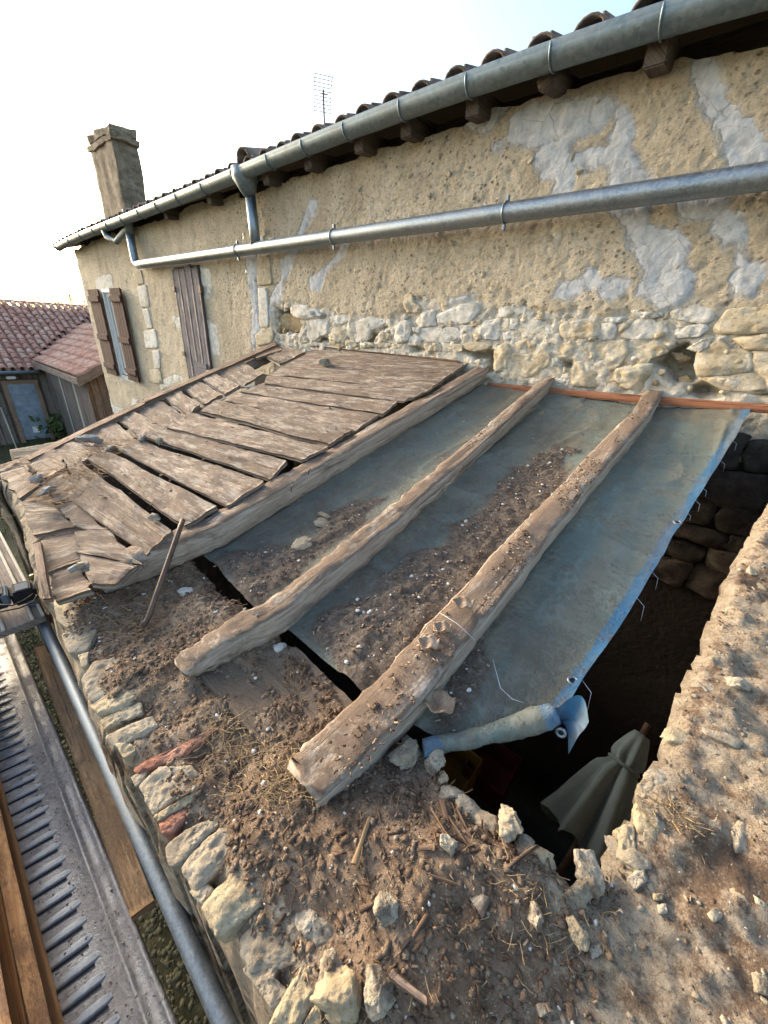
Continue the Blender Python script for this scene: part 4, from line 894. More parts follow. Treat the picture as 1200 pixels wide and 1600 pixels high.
# plank walls
dy0, dy1, dz1 = 1.96, 2.66, -2.22
y = -2.4
while y < 2.9:
    w = random.uniform(.13, .2)
    bot = GZ; top = EZ - .12 + .05
    if y + w > dy0 - .12 and y < dy1 + .12: bot = dz1 + .16
    plank('plank', (BX, y, bot), (BX, y, top), (BX, y + w - .012, bot), (BX, y + w - .012, top), .022, 'barn_wood', barn, .002, .004, .002, nx=14, ny=4, up=(1, 0, 0)); y += w
x = BX
k = 0
while x < xe0 - .3:
    w = random.uniform(.13, .2); top = EZ2 - .2
    mt = 'barn_pale' if k in (11, 20) else 'barn_wood'
    plank('plank', (x, ye0 + .12, GZ), (x, ye0 + .12, top), (x + w - .012, ye0 + .12, GZ), (x + w - .012, ye0 + .12, top), .022, mt, barn, .002, .004, .002, nx=14, ny=4, up=(0, -1, 0)); x += w; k += 1
y = ye0 + .12
while y < 5.6:
    w = random.uniform(.13, .2); top = EZ2 - .2 + ES * (y - ye0)
    plank('plank', (xe0 - .3, y, GZ), (xe0 - .3, y, top), (xe0 - .3, y + w - .012, GZ), (xe0 - .3, y + w - .012, top), .022, 'barn_wood', barn, .002, .004, .002, nx=14, ny=4, up=(1, 0, 0)); y += w
box('backing', (BX - 8.2, -2.9, GZ), (BX - .05, 7.3, EZ - .2), 'soffit', barn)
door = box('door', (BX - .01, dy0, GZ + .12), (BX + .03, dy1, dz1), 'barn_door', barn, .004)
for k in range(5): box('panel', (BX + .032, dy0 + .05, GZ + .2 + k * .36), (BX + .045, dy1 - .05, GZ + .2 + k * .36 + .34), 'barn_door', door, .004)
for (a, b, c, dd) in ((dy0 - .12, dy0, GZ, dz1 + .12), (dy1, dy1 + .12, GZ, dz1 + .12), (dy0, dy1, dz1, dz1 + .12)): box('door_frame', (BX - .005, a, c), (BX + .06, b, dd), 'lath', door, .004)
box('notice', (BX + .047, dy0 + .28, GZ + .34), (BX + .05, dy0 + .46, GZ + .55), 'white', door)
lp = onX(17, 590, BX + .1); box('wall_lamp', (BX + .03, lp[1] - .12, lp[2] - .04), (BX + .2, lp[1] + .12, lp[2] + .05), 'white', barn, .02)
st = onX(5, 640, BX + .6); en = onX(26, 700, BX + 1.0)
pole = tube('leaning_pole', np.array([(BX + .15, st[1], st[2]), (BX + 1.0, en[1], GZ)]), .022, 'barn_pale', None, 8); tag(pole, 'thin pale pole leaning beside the blue-grey barn door', 'pole')

# ================================================================== LEAN-TO SHED
shed = thing('shed_wall', 'ruined rubble wall top of the lean-to, covered with soil and roots', 'wall', loc=(-.5, .25, GZ))
outer = [onB(a, b)[:2] for a, b in ((0,737),(18,775),(38,850),(62,905),(90,960),(112,1030),(138,1100),(200,1200),(270,1290),(345,1400),(390,1500),(450,1600))]
inner = [onB(a, b)[:2] for a, b in ((1200,780),(1130,925),(1085,1025),(1040,1128),(985,1240),(940,1338),(932,1368),(908,1380),(880,1368),(845,1348),(800,1322),(760,1290),(722,1250),(700,1212),(672,1175),(640,1150),(600,1132),(552,1094),(500,1046),(455,1008),(410,965),(372,935),(325,892))]
opoly = [(-3.0, .12), (-2.6, .13)] + [tuple(p) for p in outer] + [(-.05, .045), (.1, .03), (.8, .03), (.85, 2.57), (.36, 2.57)] + [tuple(p) for p in inner] + [(-1.3, .46), (-2.0, .47), (-3.0, .47)]
opoly = subdiv_poly(opoly, 0.02, 0.010, 5)
BUMPS = [(onB(150, 950), .10, .03), (onB(300, 960), .12, .02), (onB(420, 1260), .12, .035), (onB(560, 1290), .10, .03), (onB(680, 1350), .10, .035), (onB(640, 1480), .10, .03), (onB(820, 1400), .08, .03), (onB(1000, 1250), .05, .025), (onB(760, 1500), .1, .02), (onB(200, 1060), .08, .02)]
def topz(x, y):
    P = np.stack([np.asarray(x, float), np.asarray(y, float), 0 * np.asarray(x, float)], -1)
    z = roofz(P[..., 1]) - 0.012 + fbm(P, 4.5, 3, 31) * 0.014 + fbm(P, 17, 4, 32) * 0.0075 + np.abs(fbm(P, 50, 3, 33)) * 0.005
    for c, r, h in BUMPS: z = z + h * np.exp(-((P[..., 0] - c[0]) ** 2 + (P[..., 1] - c[1]) ** 2) / (r * r))
    z = z + 0.02 * sstep(P[..., 0], 0.05, 0.2) - 0.006 * sstep(0.14 - P[..., 1], 0, .1) * (P[..., 0] < -.2) + sstep(P[..., 0], 0.05, 0.2) * (fbm(P, 9, 4, 37, .6) * .009 + np.abs(fbm(P, 26, 3, 38)) * .006)
    return z
st_ = 0.0085; gx_ = np.arange(-3.05, .9, st_); gy_ = np.arange(0.0, 2.62, st_)
GXX, GYY = np.meshgrid(gx_, gy_, indexing='ij'); P2 = np.stack([GXX.ravel(), GYY.ravel()], 1)
sdv = np.full(len(P2), -1.0)
cand = ((P2[:, 1] < .62)) | (P2[:, 0] > -0.02)
sdv[cand] = polysd(P2[cand], opoly)
F = grid_faces(len(gx_), len(gy_)); inn = sdv > 0
keep = inn[F].sum(1) >= 3; F = F[keep]
used = np.unique(F); remap = np.full(len(P2), -1); remap[used] = np.arange(len(used)); F = remap[F]; Q = P2[used].copy(); s2 = sdv[used]
out = np.where(s2 < 0.6 * st_)[0]
for i in out:           # pull the rim onto the outline
    a = opoly; b = np.roll(opoly, -1, 0); e = b - a; w = Q[i] - a; t = np.clip((w * e).sum(1) / (e * e).sum(1), 0, 1); q = a + t[:, None] * e; dd = ((q - Q[i]) ** 2).sum(1); j = dd.argmin()
    if dd[j] < (2 * st_) ** 2: Q[i] = q[j]
TZ = topz(Q[:, 0], Q[:, 1]); s2 = polysd(Q, opoly)
TZ -= 0.022 * (1 - sstep(s2, 0, 0.03))
ed = {}
for f in F:
    for k in range(4):
        a, b = int(f[k]), int(f[(k + 1) % 4]); ed[(a, b)] = 1
bnd = [(a, b) for (a, b) in ed if (b, a) not in ed]
V = np.stack([Q[:, 0], Q[:, 1], TZ], 1); allV = [V]; base = len(V); FF = [tuple(f) for f in F.tolist()]
bv = sorted({a for e in bnd for a in e}); bi = {v: i for i, v in enumerate(bv)}; BV = V[bv]
cen = np.array([0.0, 0.0])
prev = {v: v for v in bv}
for lv in (0.035, 0.09, 0.17, 0.3, 0.55, 1.0, 1.8, 3.3):
    L_ = BV.copy(); L_[:, 2] -= lv; q = L_.copy()
    L_[:, 0] += fbm(q, 9, 3, 61) * 0.02; L_[:, 1] += fbm(q, 9, 3, 62) * 0.02
    ug = (BV[:, 0] > .03) & (BV[:, 0] < .45) & (BV[:, 1] > .4); L_[ug, 0] += min(.3, .32 * lv)
    off = base; allV.append(L_); base += len(L_)
    for (a, b) in bnd: FF.append((prev[b], prev[a], off + bi[a], off + bi[b]))
    prev = {v: off + bi[v] for v in bv}
V = np.vstack(allV)
crust = np.zeros(len(V)); crust[:len(Q)] = 0.14 + 0.38 * sstep(Q[:, 0], -.05, .12) + 0.5 * (1 - sstep(s2, 0.0, 0.12)) * (Q[:, 1] < .2); crust[len(Q):] = 0.55
crust[:len(Q)] += 0.35 * (1 - sstep(s2, 0, .035))
tag(mesh('soil_top', V, FF, M['soil'], shed, attrs={'crust': crust}), kind='stuff')

# stones and bricks bedded along the outer edge
w7 = lambda p: cropmap(p, 0.4499, 0, 880); v1 = lambda p: cropmap(p, 0.41667, 300, 1150)
def on_top(pxs, lift=0.0):
    q = np.array([onB(a, b) for a, b in pxs]); c = q.mean(0); q[:, 2] = topz(q[:, 0], q[:, 1]).mean() * 0.4 + roofz(q[:, 1]) * 0.6 - .008 + lift
    return q
EST = [('wallstone', w7([(190,125),(260,105),(330,170),(340,210),(250,230),(200,190)]), .012), ('wallstone', w7([(215,238),(330,220),(300,290),(240,300)]), .016), ('wallstone', w7([(290,400),(330,340),(410,325),(430,380),(400,440),(320,470)]), .03),
 ('wallyellow', w7([(320,490),(400,440),(480,425),(490,450),(430,500),(350,520)]), .03), ('wallyellow', w7([(350,540),(440,490),(490,478),(490,515),(410,552),(370,566)]), .03), ('wallstone', w7([(370,595),(430,565),(520,530),(545,560),(500,590),(400,625)]), .025),
 ('brick', w7([(470,695),(600,645),(740,562),(752,578),(640,662),(490,722)]), .035), ('wallstone', w7([(490,770),(560,710),(660,705),(690,735),(620,800),(540,860),(510,820)]), .03), ('wallyellow', w7([(540,872),(620,832),(690,775),(700,800),(650,840),(600,865),(555,895)]), .026),
 ('brick', w7([(555,902),(600,868),(650,848),(645,880),(600,930),(570,935)]), .03), ('wallstone', w7([(580,980),(650,920),(760,870),(755,910),(690,970),(640,1030),(600,1040)]), .032), ('wallstone', w7([(640,1050),(700,980),(760,930),(810,920),(825,970),(780,1040),(700,1120),(680,1130)]), .035),
 ('wallyellow', w7([(720,1190),(800,1100),(850,1020),(860,1040),(900,1070),(950,1110),(930,1170),(850,1240),(760,1290)]), .045), ('wallstone', w7([(845,1300),(920,1220),(1000,1190),(1060,1290),(1040,1370),(960,1400),(880,1410),(850,1360)]), .03),
 ('wallstone', w7([(660,1135),(715,1110),(740,1130),(710,1180),(690,1170)]), .025), ('wallyellow', w7([(880,1215),(905,1195),(900,1250),(875,1262)]), .02),
 ('rubble', v1([(380,640),(430,630),(520,710),(545,760),(470,790),(400,720)]), .035), ('wallyellow', v1([(400,900),(440,820),(480,860),(470,960),(400,1080),(300,1075),(330,1010)]), .04), ('wallstone', v1([(190,870),(260,830),(330,850),(310,900),(370,960),(300,1010),(240,930)]), .03),
 ('wallyellow', v1([(420,1085),(470,1000),(500,925),(520,920),(490,1000),(490,1085)]), .04), ('wallstone', v1([(265,1090),(400,1090),(480,1100),(470,1200),(330,1200)]), .03),
 ('wallyellow', w7([(400,620),(440,600),(470,640),(430,670)]), .02), ('wallstone', w7([(455,735),(520,700),(500,750),(470,765)]), .02), ('wallyellow', w7([(270,310),(305,300),(300,340),(280,350)]), .02)]
for mt, p, h in EST:
    stone('brick' if mt == 'brick' else 'stone', on_top(p, .002), UPN, h * .34, 0.06, mt, shed, rough=.55, dome=0.0, grow=1.12, sub=5 if h > .02 else 4)
m1 = lambda p: cropmap(p, 0.41667, 700, 1200)
for p in ([(700,80),(760,60),(800,100),(790,135),(720,130)], [(690,155),(740,138),(800,145),(800,210),(760,300),(700,260)], [(620,232),(690,222),(700,330),(650,355)], [(1040,240),(1090,205),(1130,250),(1110,340),(1060,330)], [(960,560),(1010,520),(1040,560),(980,600)],
          [(440,630),(480,615),(510,640),(500,675),(450,660)], [(510,680),(560,670),(575,710),(530,730)], [(320,890),(370,880),(410,930),(340,945)], [(760,480),(800,475),(800,505),(765,505)], [(1125,485),(1180,520),(1190,555),(1140,530)], [(960,225),(1000,180),(1010,260),(985,310)], [(840,30),(880,10),(890,60),(850,110)],
          [(700,380),(730,370),(740,430),(700,470),(665,420)], [(1130,780),(1190,770),(1190,860),(1140,850)], [(780,520),(810,515),(820,550),(785,555)]):
    stone('stone', on_top(m1(p), .012), UPN, random.uniform(.005, .010), 0.04, random.choice(['rubble', 'wallyellow', 'rubble']), shed, rough=0.9, dome=0.5)
# mortar lumps along the inner rim of the hole
for k, (px, py) in enumerate(((718,1256),(742,1282),(768,1300),(826,1348),(852,1362),(968,1300),(990,1262),(1012,1212),(1042,1150),(1078,1070),(1120,975),(1165,885),(702,1222),(655,1172),(955,1322),(975,1330),(1000,1300),(1015,1265))):
    p = onB(px, py); s = random.uniform(.014, .034)
    rock('stone', (p[0] + (.016 if px > 930 else -.014), p[1], float(topz(p[0], p[1])) - s * .3), (s * random.uniform(1.3, 2.2), s * 1.2, s * .9), 300 + k, random.choice(['rubble', 'rubble', 'wallstone', 'wallyellow']), shed, (random.uniform(-.4, .4), 0, random.uniform(0, 3)), sub=4, rough=.1)
for k in range(70):        # pale stones half sunk in the gable wall top
    x = random.uniform(.1, .7); y = random.uniform(.08, 2.4)
    if polysd(np.array([[x, y]]), opoly)[0] < .03: continue
    s = random.uniform(.012, .045) * (1 if random.random() < .4 else .5)
    rock('stone', (x, y, float(topz(x, y)) - s * .2), (s * random.uniform(1.2, 2), s, s * .5), 500 + k, random.choice(['rubble', 'wallyellow', 'wallstone']), shed, (0, 0, random.uniform(0, 3)), sub=3)

# old wide plank lying at the wall edge under the middle rafter
pk = [onB(a, b, -.001) for a, b in ((292, 1032), (430, 1200), (455, 1008), (590, 1140))]
tag(plank('sunken_plank', pk[0], pk[1], pk[2], pk[3], .03, 'dirtyboard', None, .008, .010, .008, nx=50, ny=24), 'wide dirty plank lying flat between the two bare rafters at the wall edge', 'plank')

# interior: floor, far end wall
tag(box('shed_floor', (-3.9, .2, GZ - .3), (.5, 2.7, GZ + .1), 'pitshade'), kind='structure')
endw = ragged_box('shed_end_wall', (-3.75, .3, GZ), (-3.5, 2.58, -.9), 'shadestone', None, .015, .2, 3)
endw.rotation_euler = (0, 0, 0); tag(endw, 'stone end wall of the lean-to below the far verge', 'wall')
# inner stones of the house wall seen through the hole
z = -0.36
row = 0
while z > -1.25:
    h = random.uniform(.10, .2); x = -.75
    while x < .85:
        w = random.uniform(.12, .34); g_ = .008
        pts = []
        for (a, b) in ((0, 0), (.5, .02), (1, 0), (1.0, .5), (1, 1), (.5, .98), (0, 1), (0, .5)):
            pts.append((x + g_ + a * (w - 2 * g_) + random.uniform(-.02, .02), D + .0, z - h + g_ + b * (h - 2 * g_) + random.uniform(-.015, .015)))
        stone('stone', pts, NW, random.uniform(.012, .03), .05, 'shadestone', house, rough=1.2, dome=0, sub=3, grow=1.06); x += w
    z -= h; row += 1

# ------------------------------------------------------------------ rafters and boards
frame = thing('lean_to_roof', 'half stripped lean-to roof of old boards on hand hewn rafters', 'roof', loc=(-2, .3, -.75))
def bline(pts): return [(x, y, roofz(y)) for x, y in pts]
beam('rafter', bline([(-1.30, .20), (-1.215, .55), (-1.255, 1.25), (-1.335, 2.66)]), lambda t: .10 - .02 * abs(t - .5), lambda t: .03 + .053 * min(1, t / .10), parent=frame, nl=130, seed=3, rough=.005, wane=.007)
beam('rafter', bline([(-.785, .225), (-.72, .45), (-.735, .96), (-.76, 1.35), (-.875, 2.72)]), lambda t: .074 - .010 * t, lambda t: .035 + .03 * min(1, t / .12), parent=frame, nl=130, seed=5, rough=.005, wane=.006, rot=.008)
beam('rafter', bline([(-.345, .255), (-.318, .5), (-.312, .75), (-.305, 1.25), (-.297, 1.73), (-.275, 2.26), (-.30, 2.78)]), lambda t: .104 - .026 * t, lambda t: .070 - .01 * t, parent=frame, nl=150, seed=8, rough=.004, wane=.006, rot=.010)
beam('rafter', bline([(-2.35, .3), (-2.75, 2.6)]), .09, .075, parent=frame, nl=40, seed=11)
beam('rafter', bline([(-2.65, .3), (-3.6, 2.56)]), .07, .075, parent=frame, nl=40, seed=12)
bt_ = beam('batten', [(-1.24, D - .045, -.315), (-.3, D - .05, -.275), (.62, D - .06, -.222)], .03, .04, 'redwood', frame, nl=40, seed=14, rough=.001, wane=.001, up=np.array([0, 0, 1.0]))
T = lambda p: onB(p[0], p[1], .105)
RL = [((490,545),(737,567)), ((440,572),(714,583)), ((420,585),(672,611)), ((408,600),(632,628)), ((375,612),(604,648)), ((342,624),(560,674)), ((306,643),(520,698)), ((254,666),(470,722)), ((212,683),(424,756)), ((160,697),(354,795)), ((130,720),(285,832)), ((80,770),(224,876))]
GAP = [.009, .010, .012, .016, .017, .020, .021, .022, .023, .023, .020, .017]
for k in range(len(RL) - 1):
    a0, a1 = T(RL[k][0]), T(RL[k][1]); b0, b1 = T(RL[k + 1][0]), T(RL[k + 1][1])
    a0, a1 = a0 - [0, GAP[k] * random.uniform(.4, 1.5), 0], a1 - [0, GAP[k] * random.uniform(.4, 1.5), 0]; b0, b1 = b0 + [0, GAP[k + 1] * random.uniform(.2, 1.5), 0], b1 + [0, GAP[k + 1] * random.uniform(.3, 1.5), 0]
    j = UPN * random.uniform(-.004, .004); ex = np.array([random.uniform(-.05, -.025), 0, 0])
    plank('board', a0 + j, a1 + j + ex, b0 + j, b1 + j + ex, .018, 'board', frame, .006, .007, .006, ny=13, nx=int(min(110, max(20, np.linalg.norm(a1 - a0) / .014))), endrag=.006)
LL = [((432,536),(478,548)), ((398,548),(436,566)), ((371,560),(410,582)), ((325,578),(376,603)), ((302,589),(348,616)), ((275,605),(314,632)), ((248,618),(288,648)), ((208,641),(254,668)), ((175,651),(212,684)), ((100,687),(160,700)), ((45,712),(125,722))]
for k in range(len(LL) - 1):
    if k == 1: continue            # one board is missing here
    a0, a1 = T(LL[k][0]), T(LL[k][1]); b0, b1 = T(LL[k + 1][0]), T(LL[k + 1][1]); g_ = random.uniform(.012, .035) if k > 1 else .006
    j = UPN * random.uniform(-.012, .003)
    plank('board', a0 + j - [0, .004, 0], a1 + j - [0, .004, 0], b0 + j + [0, g_, 0], b1 + j + [0, g_ * .5, 0], .022, 'board', frame, .006, .006, .007, ny=9, endrag=.008)
# short broken boards at the low corner
for q in ([(0,737),(40,727),(28,778),(62,752)], [(45,714),(90,700),(62,752),(104,730)], [(92,702),(130,722),(106,732),(122,756)], [(62,755),(104,734),(84,786),(120,768)], [(30,780),(80,788),(50,835),(118,822)], [(86,790),(124,770),(120,824),(162,824)], [(118,828),(165,826),(122,862),(222,880)], [(122,864),(218,882),(142,912),(170,914)],
          [(52,838),(116,826),(68,885),(126,868)], [(70,888),(128,872),(80,935),(142,916)], [(126,760),(160,790),(124,768),(168,822)]):
    a0, a1, b0, b1 = [onB(x, y, .085 + .018 * (y < 800)) for x, y in q]; j = UPN * random.uniform(-.012, .006)
    plank('board', a0 + j, a1 + j, b0 + j, b1 + j, .022, 'board', frame, .007, .010, .006, ny=9, nx=24, endrag=.012)
a = [onB(x, y, .105) for x, y in ((50, 848), (68, 938), (61, 844), (80, 934))]; plank('lath', a[0], a[1], a[2], a[3], .02, 'lath', frame, .002, .003, .001, nx=20)
# laths at the wall and along the far verge
a = [onB(x, y, .118) for x, y in ((437, 531), (716, 558), (470, 538), (718, 564))]; plank('lath', a[0], a[1], a[2], a[3], .02, 'lath', frame, .002, .004, .002)
a = [onB(x, y, .125) for x, y in ((430, 533), (222, 624), (432, 538), (226, 628))]; plank('lath', a[0], a[1], a[2], a[3], .03, 'lath', frame, .002, .003, .001)
a = [onB(x, y, .12) for x, y in ((222, 625), (40, 712), (226, 629), (46, 717))]; plank('lath', a[0], a[1], a[2], a[3], .03, 'lath', frame, .002, .003, .001)
a = [onB(x, y, .105) for x, y in ((392, 552), (430, 540), (400, 560), (440, 546))]; plank('lath', a[0], a[1], a[2], a[3], .02, 'lath', frame)
# grey slates pushed into the gaps
for (px, py, r) in ((330, 608, .2), (268, 640, .5), (222, 668, .4), (400, 606, .2)):
    p = onB(px, py, .08); ragged_box('slate', (p[0] - .09, p[1] - .05, p[2] - .006), (p[0] + .09, p[1] + .05, p[2] + .006), 'greyplastic', frame, .006, seed=px)

# ------------------------------------------------------------------ tarpaulin
tarp = thing('blue_tarpaulin', 'dirty grey-blue tarpaulin stretched under the bare rafters beside the hole', 'tarpaulin', loc=(-.6, 1.5, -.6))
RE = np.array([(-.045, .70), (-.013, 1.044), (.024, 1.503), (.075, 2.05), (.118, 2.555)])
BE = np.array([(-1.34, .485), (-1.1, .478), (-.866, .449), (-.665, .458), (-.407, .446), (-.214, .475), (-.045, .70)])
def tarpz(x, y):
    x = np.asarray(x, float); y = np.asarray(y, float); P = np.stack([x, y, 0 * x], -1)
    r1, r2, r3 = -1.2, -.75, -.31
    def bay(a, b): return np.where((x > a) & (x < b), np.sin(np.clip((x - a) / (b - a), 0, 1) * math.pi), 0)
    m = sstep(y, .45, .9) * (1 - sstep(y, 2.2, 2.55))
    z = roofz(y) - .004 - .022 * m * bay(r1, r2) - .02 * m * bay(r2, r3) + noise(P, 1.7, 90) * .008 + fbm(P, 5, 3, 91) * .006 + (1 - np.abs(noise(P * np.array([1, .3, 1]), 9, 92))) ** 6 * .008 + (1 - np.abs(noise(P * np.array([.5, 1, 1]), 5, 98))) ** 8 * .007
    rr = sstep(x, r3 + .03, .1)
    z = z + rr * (.04 * sstep(y, 1.6, 2.55) - .02 * np.sin(np.clip((y - .6) / 1.9, 0, 1) * math.pi)) + rr * noise(P * np.array([2.5, .8, 1]), 3, 95) * .01
    z = z + dirtm(x, y) * (.008 + np.abs(fbm(P, 30, 3, 96)) * .012)
    return z
DP = [[onB(a, b)[:2] for a, b in q] for q in ([(470,985),(560,1090),(640,1030),(740,900),(830,800),(880,740),(895,700),(865,690),(800,725),(745,795),(690,845),(610,895),(560,930),(500,960)], [(330,885),(392,945),(440,905),(520,840),(600,775),(560,785),(505,800),(500,835),(440,850),(370,858)], [(740,960),(800,900),(720,1100),(680,1165)], [(560,1000),(640,1000),(600,1085)])]
def dirtm(x, y):
    P = np.stack([np.ravel(x), np.ravel(y)], 1); d = np.full(len(P), -1.0)
    for q in DP: d = np.maximum(d, polysd(P, q))
    P3_ = np.column_stack([P, 0 * P[:, 0]]); d = d + fbm(P3_, 9, 4, 19) * .035; return sstep(d, -.03, .05).reshape(np.shape(x))
ns, ntt = 150, 190; S = np.linspace(0, 1, ns); Tt = np.linspace(0, 1, ntt)
bx_ = np.interp(S, np.linspace(0, 1, len(BE)), BE[:, 0]); by_ = np.interp(S, np.linspace(0, 1, len(BE)), BE[:, 1])
X = np.zeros((ns, ntt)); Y = np.zeros((ns, ntt))
for j, t in enumerate(Tt):
    yr = .70 + (2.555 - .70) * t; xr_ = np.interp(yr, RE[:, 1], RE[:, 0])
    Y[:, j] = by_ + (2.555 - by_) * t
    frac = (bx_ - bx_[0]) / (bx_[-1] - bx_[0]); X[:, j] = -1.34 + (xr_ + 1.34) * frac
X += noise(np.stack([X, Y, 0 * X], -1), 9, 97) * .004 * (S[:, None] > .98)
Zt = tarpz(X, Y)
edge_d = (1 - (X + 1.34) / (X[-1:, :] + 1.34)) * 1.45
hem = np.exp(-(edge_d / .028) ** 2) * .9 + .28 * np.exp(-(edge_d / .16) ** 2) + .55 * np.exp(-((2.555 - Y) / .035) ** 2) * (X > -.2)
Zt = Zt + .006 * np.exp(-((edge_d - .0) / .02) ** 2)
mesh('sheet', np.stack([X, Y, Zt], -1).reshape(-1, 3), grid_faces(ns, ntt), M['tarp'], tarp, attrs={'dirt': (dirtm(X, Y) * .65 + .24 + .16 * np.exp(-((Y - .7) / .4) ** 2) + .1 * (X < -.3)).ravel(), 'hem': hem.ravel()})
# lower end rolled round a lath
ra = onB(676, 1166, .005); rb = onB(868, 1116, .02); d_ = (rb - ra); L_ = np.linalg.norm(d_); d_ /= L_
pts = np.array([ra + d_ * L_ * t + np.array([0, 0, -.012 * math.sin(t * math.pi)]) for t in np.linspace(-.08, 1, 30)])
ro = tube('rolled_edge', pts, .024, 'tarp', tarp, 18, rfun=lambda t: .0165 + .0015 * math.sin(t * 17) + .006 * t)
nv = len(ro.data.vertices); av = ro.data.attributes.new('hem', 'FLOAT', 'POINT'); co = np.empty(nv * 3); ro.data.vertices.foreach_get('co', co); co = co.reshape(-1, 3)
q = co + 3; dsp = (fbm(q * np.array([.5, .5, 1.6]), 30, 3, 7) * .007 + fbm(q, 90, 2, 8) * .0015)[:, None] * (co - np.array([np.interp(np.clip((co - ra) @ d_ / L_, 0, 1), [0, 1], [ra[k], rb[k]]) for k in range(3)]).T) / .024; ro.data.vertices.foreach_set('co', (co + dsp).ravel())
av.data.foreach_set('value', (.3 + .5 * sstep((co - ra) @ d_ / L_, .8, .97) + .4 * (1 - sstep((co - ra) @ d_ / L_, .0, .12))).astype(np.float32)); ad = ro.data.attributes.new('dirt', 'FLOAT', 'POINT'); ad.data.foreach_set('value', np.full(nv, .3, np.float32))
fl = []
e0 = rb + np.array([.0, 0, .02]); 
for i in range(12):
    for j in range(10):
        u, v = i / 11, j / 9
        c = e0 + np.array([.055 * u - .01 * v, .02 * math.sin(u * 3) - .03 * v * u, .028 * math.sin(u * 2.6) - .075 * v + .012 * math.sin(v * 6 + u * 4)]); fl.append(c)
fo = mesh('corner_flap', fl, grid_faces(12, 10), M['tarp'], tarp, attrs={'hem': np.full(120, 1.2), 'dirt': np.full(120, 0.0)})
def eyelet(p, nrm, r=.010):
    nrm = np.asarray(nrm) / np.linalg.norm(nrm); a = np.cross(nrm, [1, 0, 0]); a /= np.linalg.norm(a); b = np.cross(nrm, a)
    e = tube('eyelet', np.array([p + r * (math.cos(t) * a + math.sin(t) * b) for t in np.linspace(0, 2 * math.pi, 16)]), .0035, 'galv', tarp, 6, False)
    mesh('eyelet_hole', [p + .8 * r * (math.cos(t) * a + math.sin(t) * b) + nrm * .0008 for t in np.linspace(0, 2 * math.pi, 12, endpoint=False)], [tuple(range(12))], M['black'], e, False)
for (px, py) in ((1062, 808), (897, 1060), (963, 627), (1166, 640)):
    p = onB(px, py); p[2] = float(tarpz(p[0], p[1])) + .004; eyelet(onY(px, py, p[1]) * 0 + p, UPN)
eyelet(e0 + np.array([.02, -.015, -.04]), (0.2, -1, .3), .008)
# frayed threads along the hem
for k in range(9):
    t = random.random(); y = .7 + 1.7 * t; x = float(np.interp(y, RE[:, 1], RE[:, 0])); z = float(tarpz(x, y)); l = random.uniform(.02, .06)
    tube('thread', np.array([(x - .005, y, z), (x + l * .4, y - l * .1, z - l * .3), (x + l * .5, y - l * .3, z - l)]), .0007, 'string', tarp, 3)
for pts in ([(770, 1030), (782, 1075), (800, 1092), (818, 1098)], [(688, 958), (715, 975), (742, 1000)]):
    tube('thread', np.array([onB(a, b, .015 + .06 * (a < 745)) for a, b in pts]), .0006, 'string', tarp, 4)

# ================================================================== SCAFFOLD
DZ = -1.65
deck = thing('scaffold_deck', 'dusty ribbed steel scaffold deck below the wall edge', 'scaffold deck', loc=(-1.2, -.2, DZ))
dx0, dx1, dya, dyb = -2.72, .9, -.40, -.036
nx_, prof = 80, [(dyb, -.05), (dyb, -.004), (dyb - .004, .004), (dyb - .014, .004), (dyb - .018, -.002), (dyb - .045, -.002), (dyb - .049, .003), (dyb - .056, .003), (dyb - .06, -.002), (dyb - .12, -.001), (dyb - .2, 0), (dya + .02, 0), (dya, .004), (dya, -.05)]
vs = [(x, y + .0, DZ + z) for x in np.linspace(dx0, dx1, nx_) for (y, z) in prof]
mesh('plate', vs, grid_faces(nx_, len(prof)), M['deck'], deck)
# raised slotted ribs
def rib_mesh():
    vs = []; n = 14; m = 7; L = .15; W = .027
    for i in range(n):
        u = i / (n - 1) * 2 - 1; e = math.sqrt(max(0, 1 - abs(u) ** 6))
        for j in range(m):
            v = j / (m - 1) * 2 - 1; q = (v + 1) / 2; vs.append((v * W / 2 * (.5 + .5 * e) + u * .012, u * L / 2,  .0032 * e * (q ** .8 if q < .86 else max(0, (1 - q) / .14)) - .001))
    o = mesh('tread_rib', vs, grid_faces(n, m), M['rib']); return take(o)
RIB = rib_mesh()
def slit_mesh():
    o = mesh('slot', [(-.003 - .011, -.062, .0012), (.004 - .011, -.062, .0012), (.004 + .011, .062, .0012), (-.003 + .011, .062, .0012)], [(0, 1, 2, 3)], M['black'], smooth=False); return take(o)
SLIT = slit_mesh()
x = dx0 + .12
while x < dx1 - .1:
    r_ = put(RIB, 'tread_rib', deck, Matrix.Translation((x, -.205, DZ)))
    s_ = bpy.data.objects.new('slot', SLIT); link(s_, r_); s_.location = (.016, 0, 0)
    x += .056
deck2 = thing('scaffold_board_deck', 'narrow ribbed scaffold deck beyond the black tool at the frame edge', 'scaffold deck', loc=(-4.2, 0, -1.3))
box('plate', (-5.6, -.28, -1.33), (-2.1, .085, -1.30), 'barn_wood', deck2, .004)
for y in (.04, .078, -.06): box('edge_rib', (-5.6, y - .006, -1.299), (-2.1, y + .006, -1.288), 'barn_pale', deck2, .003)
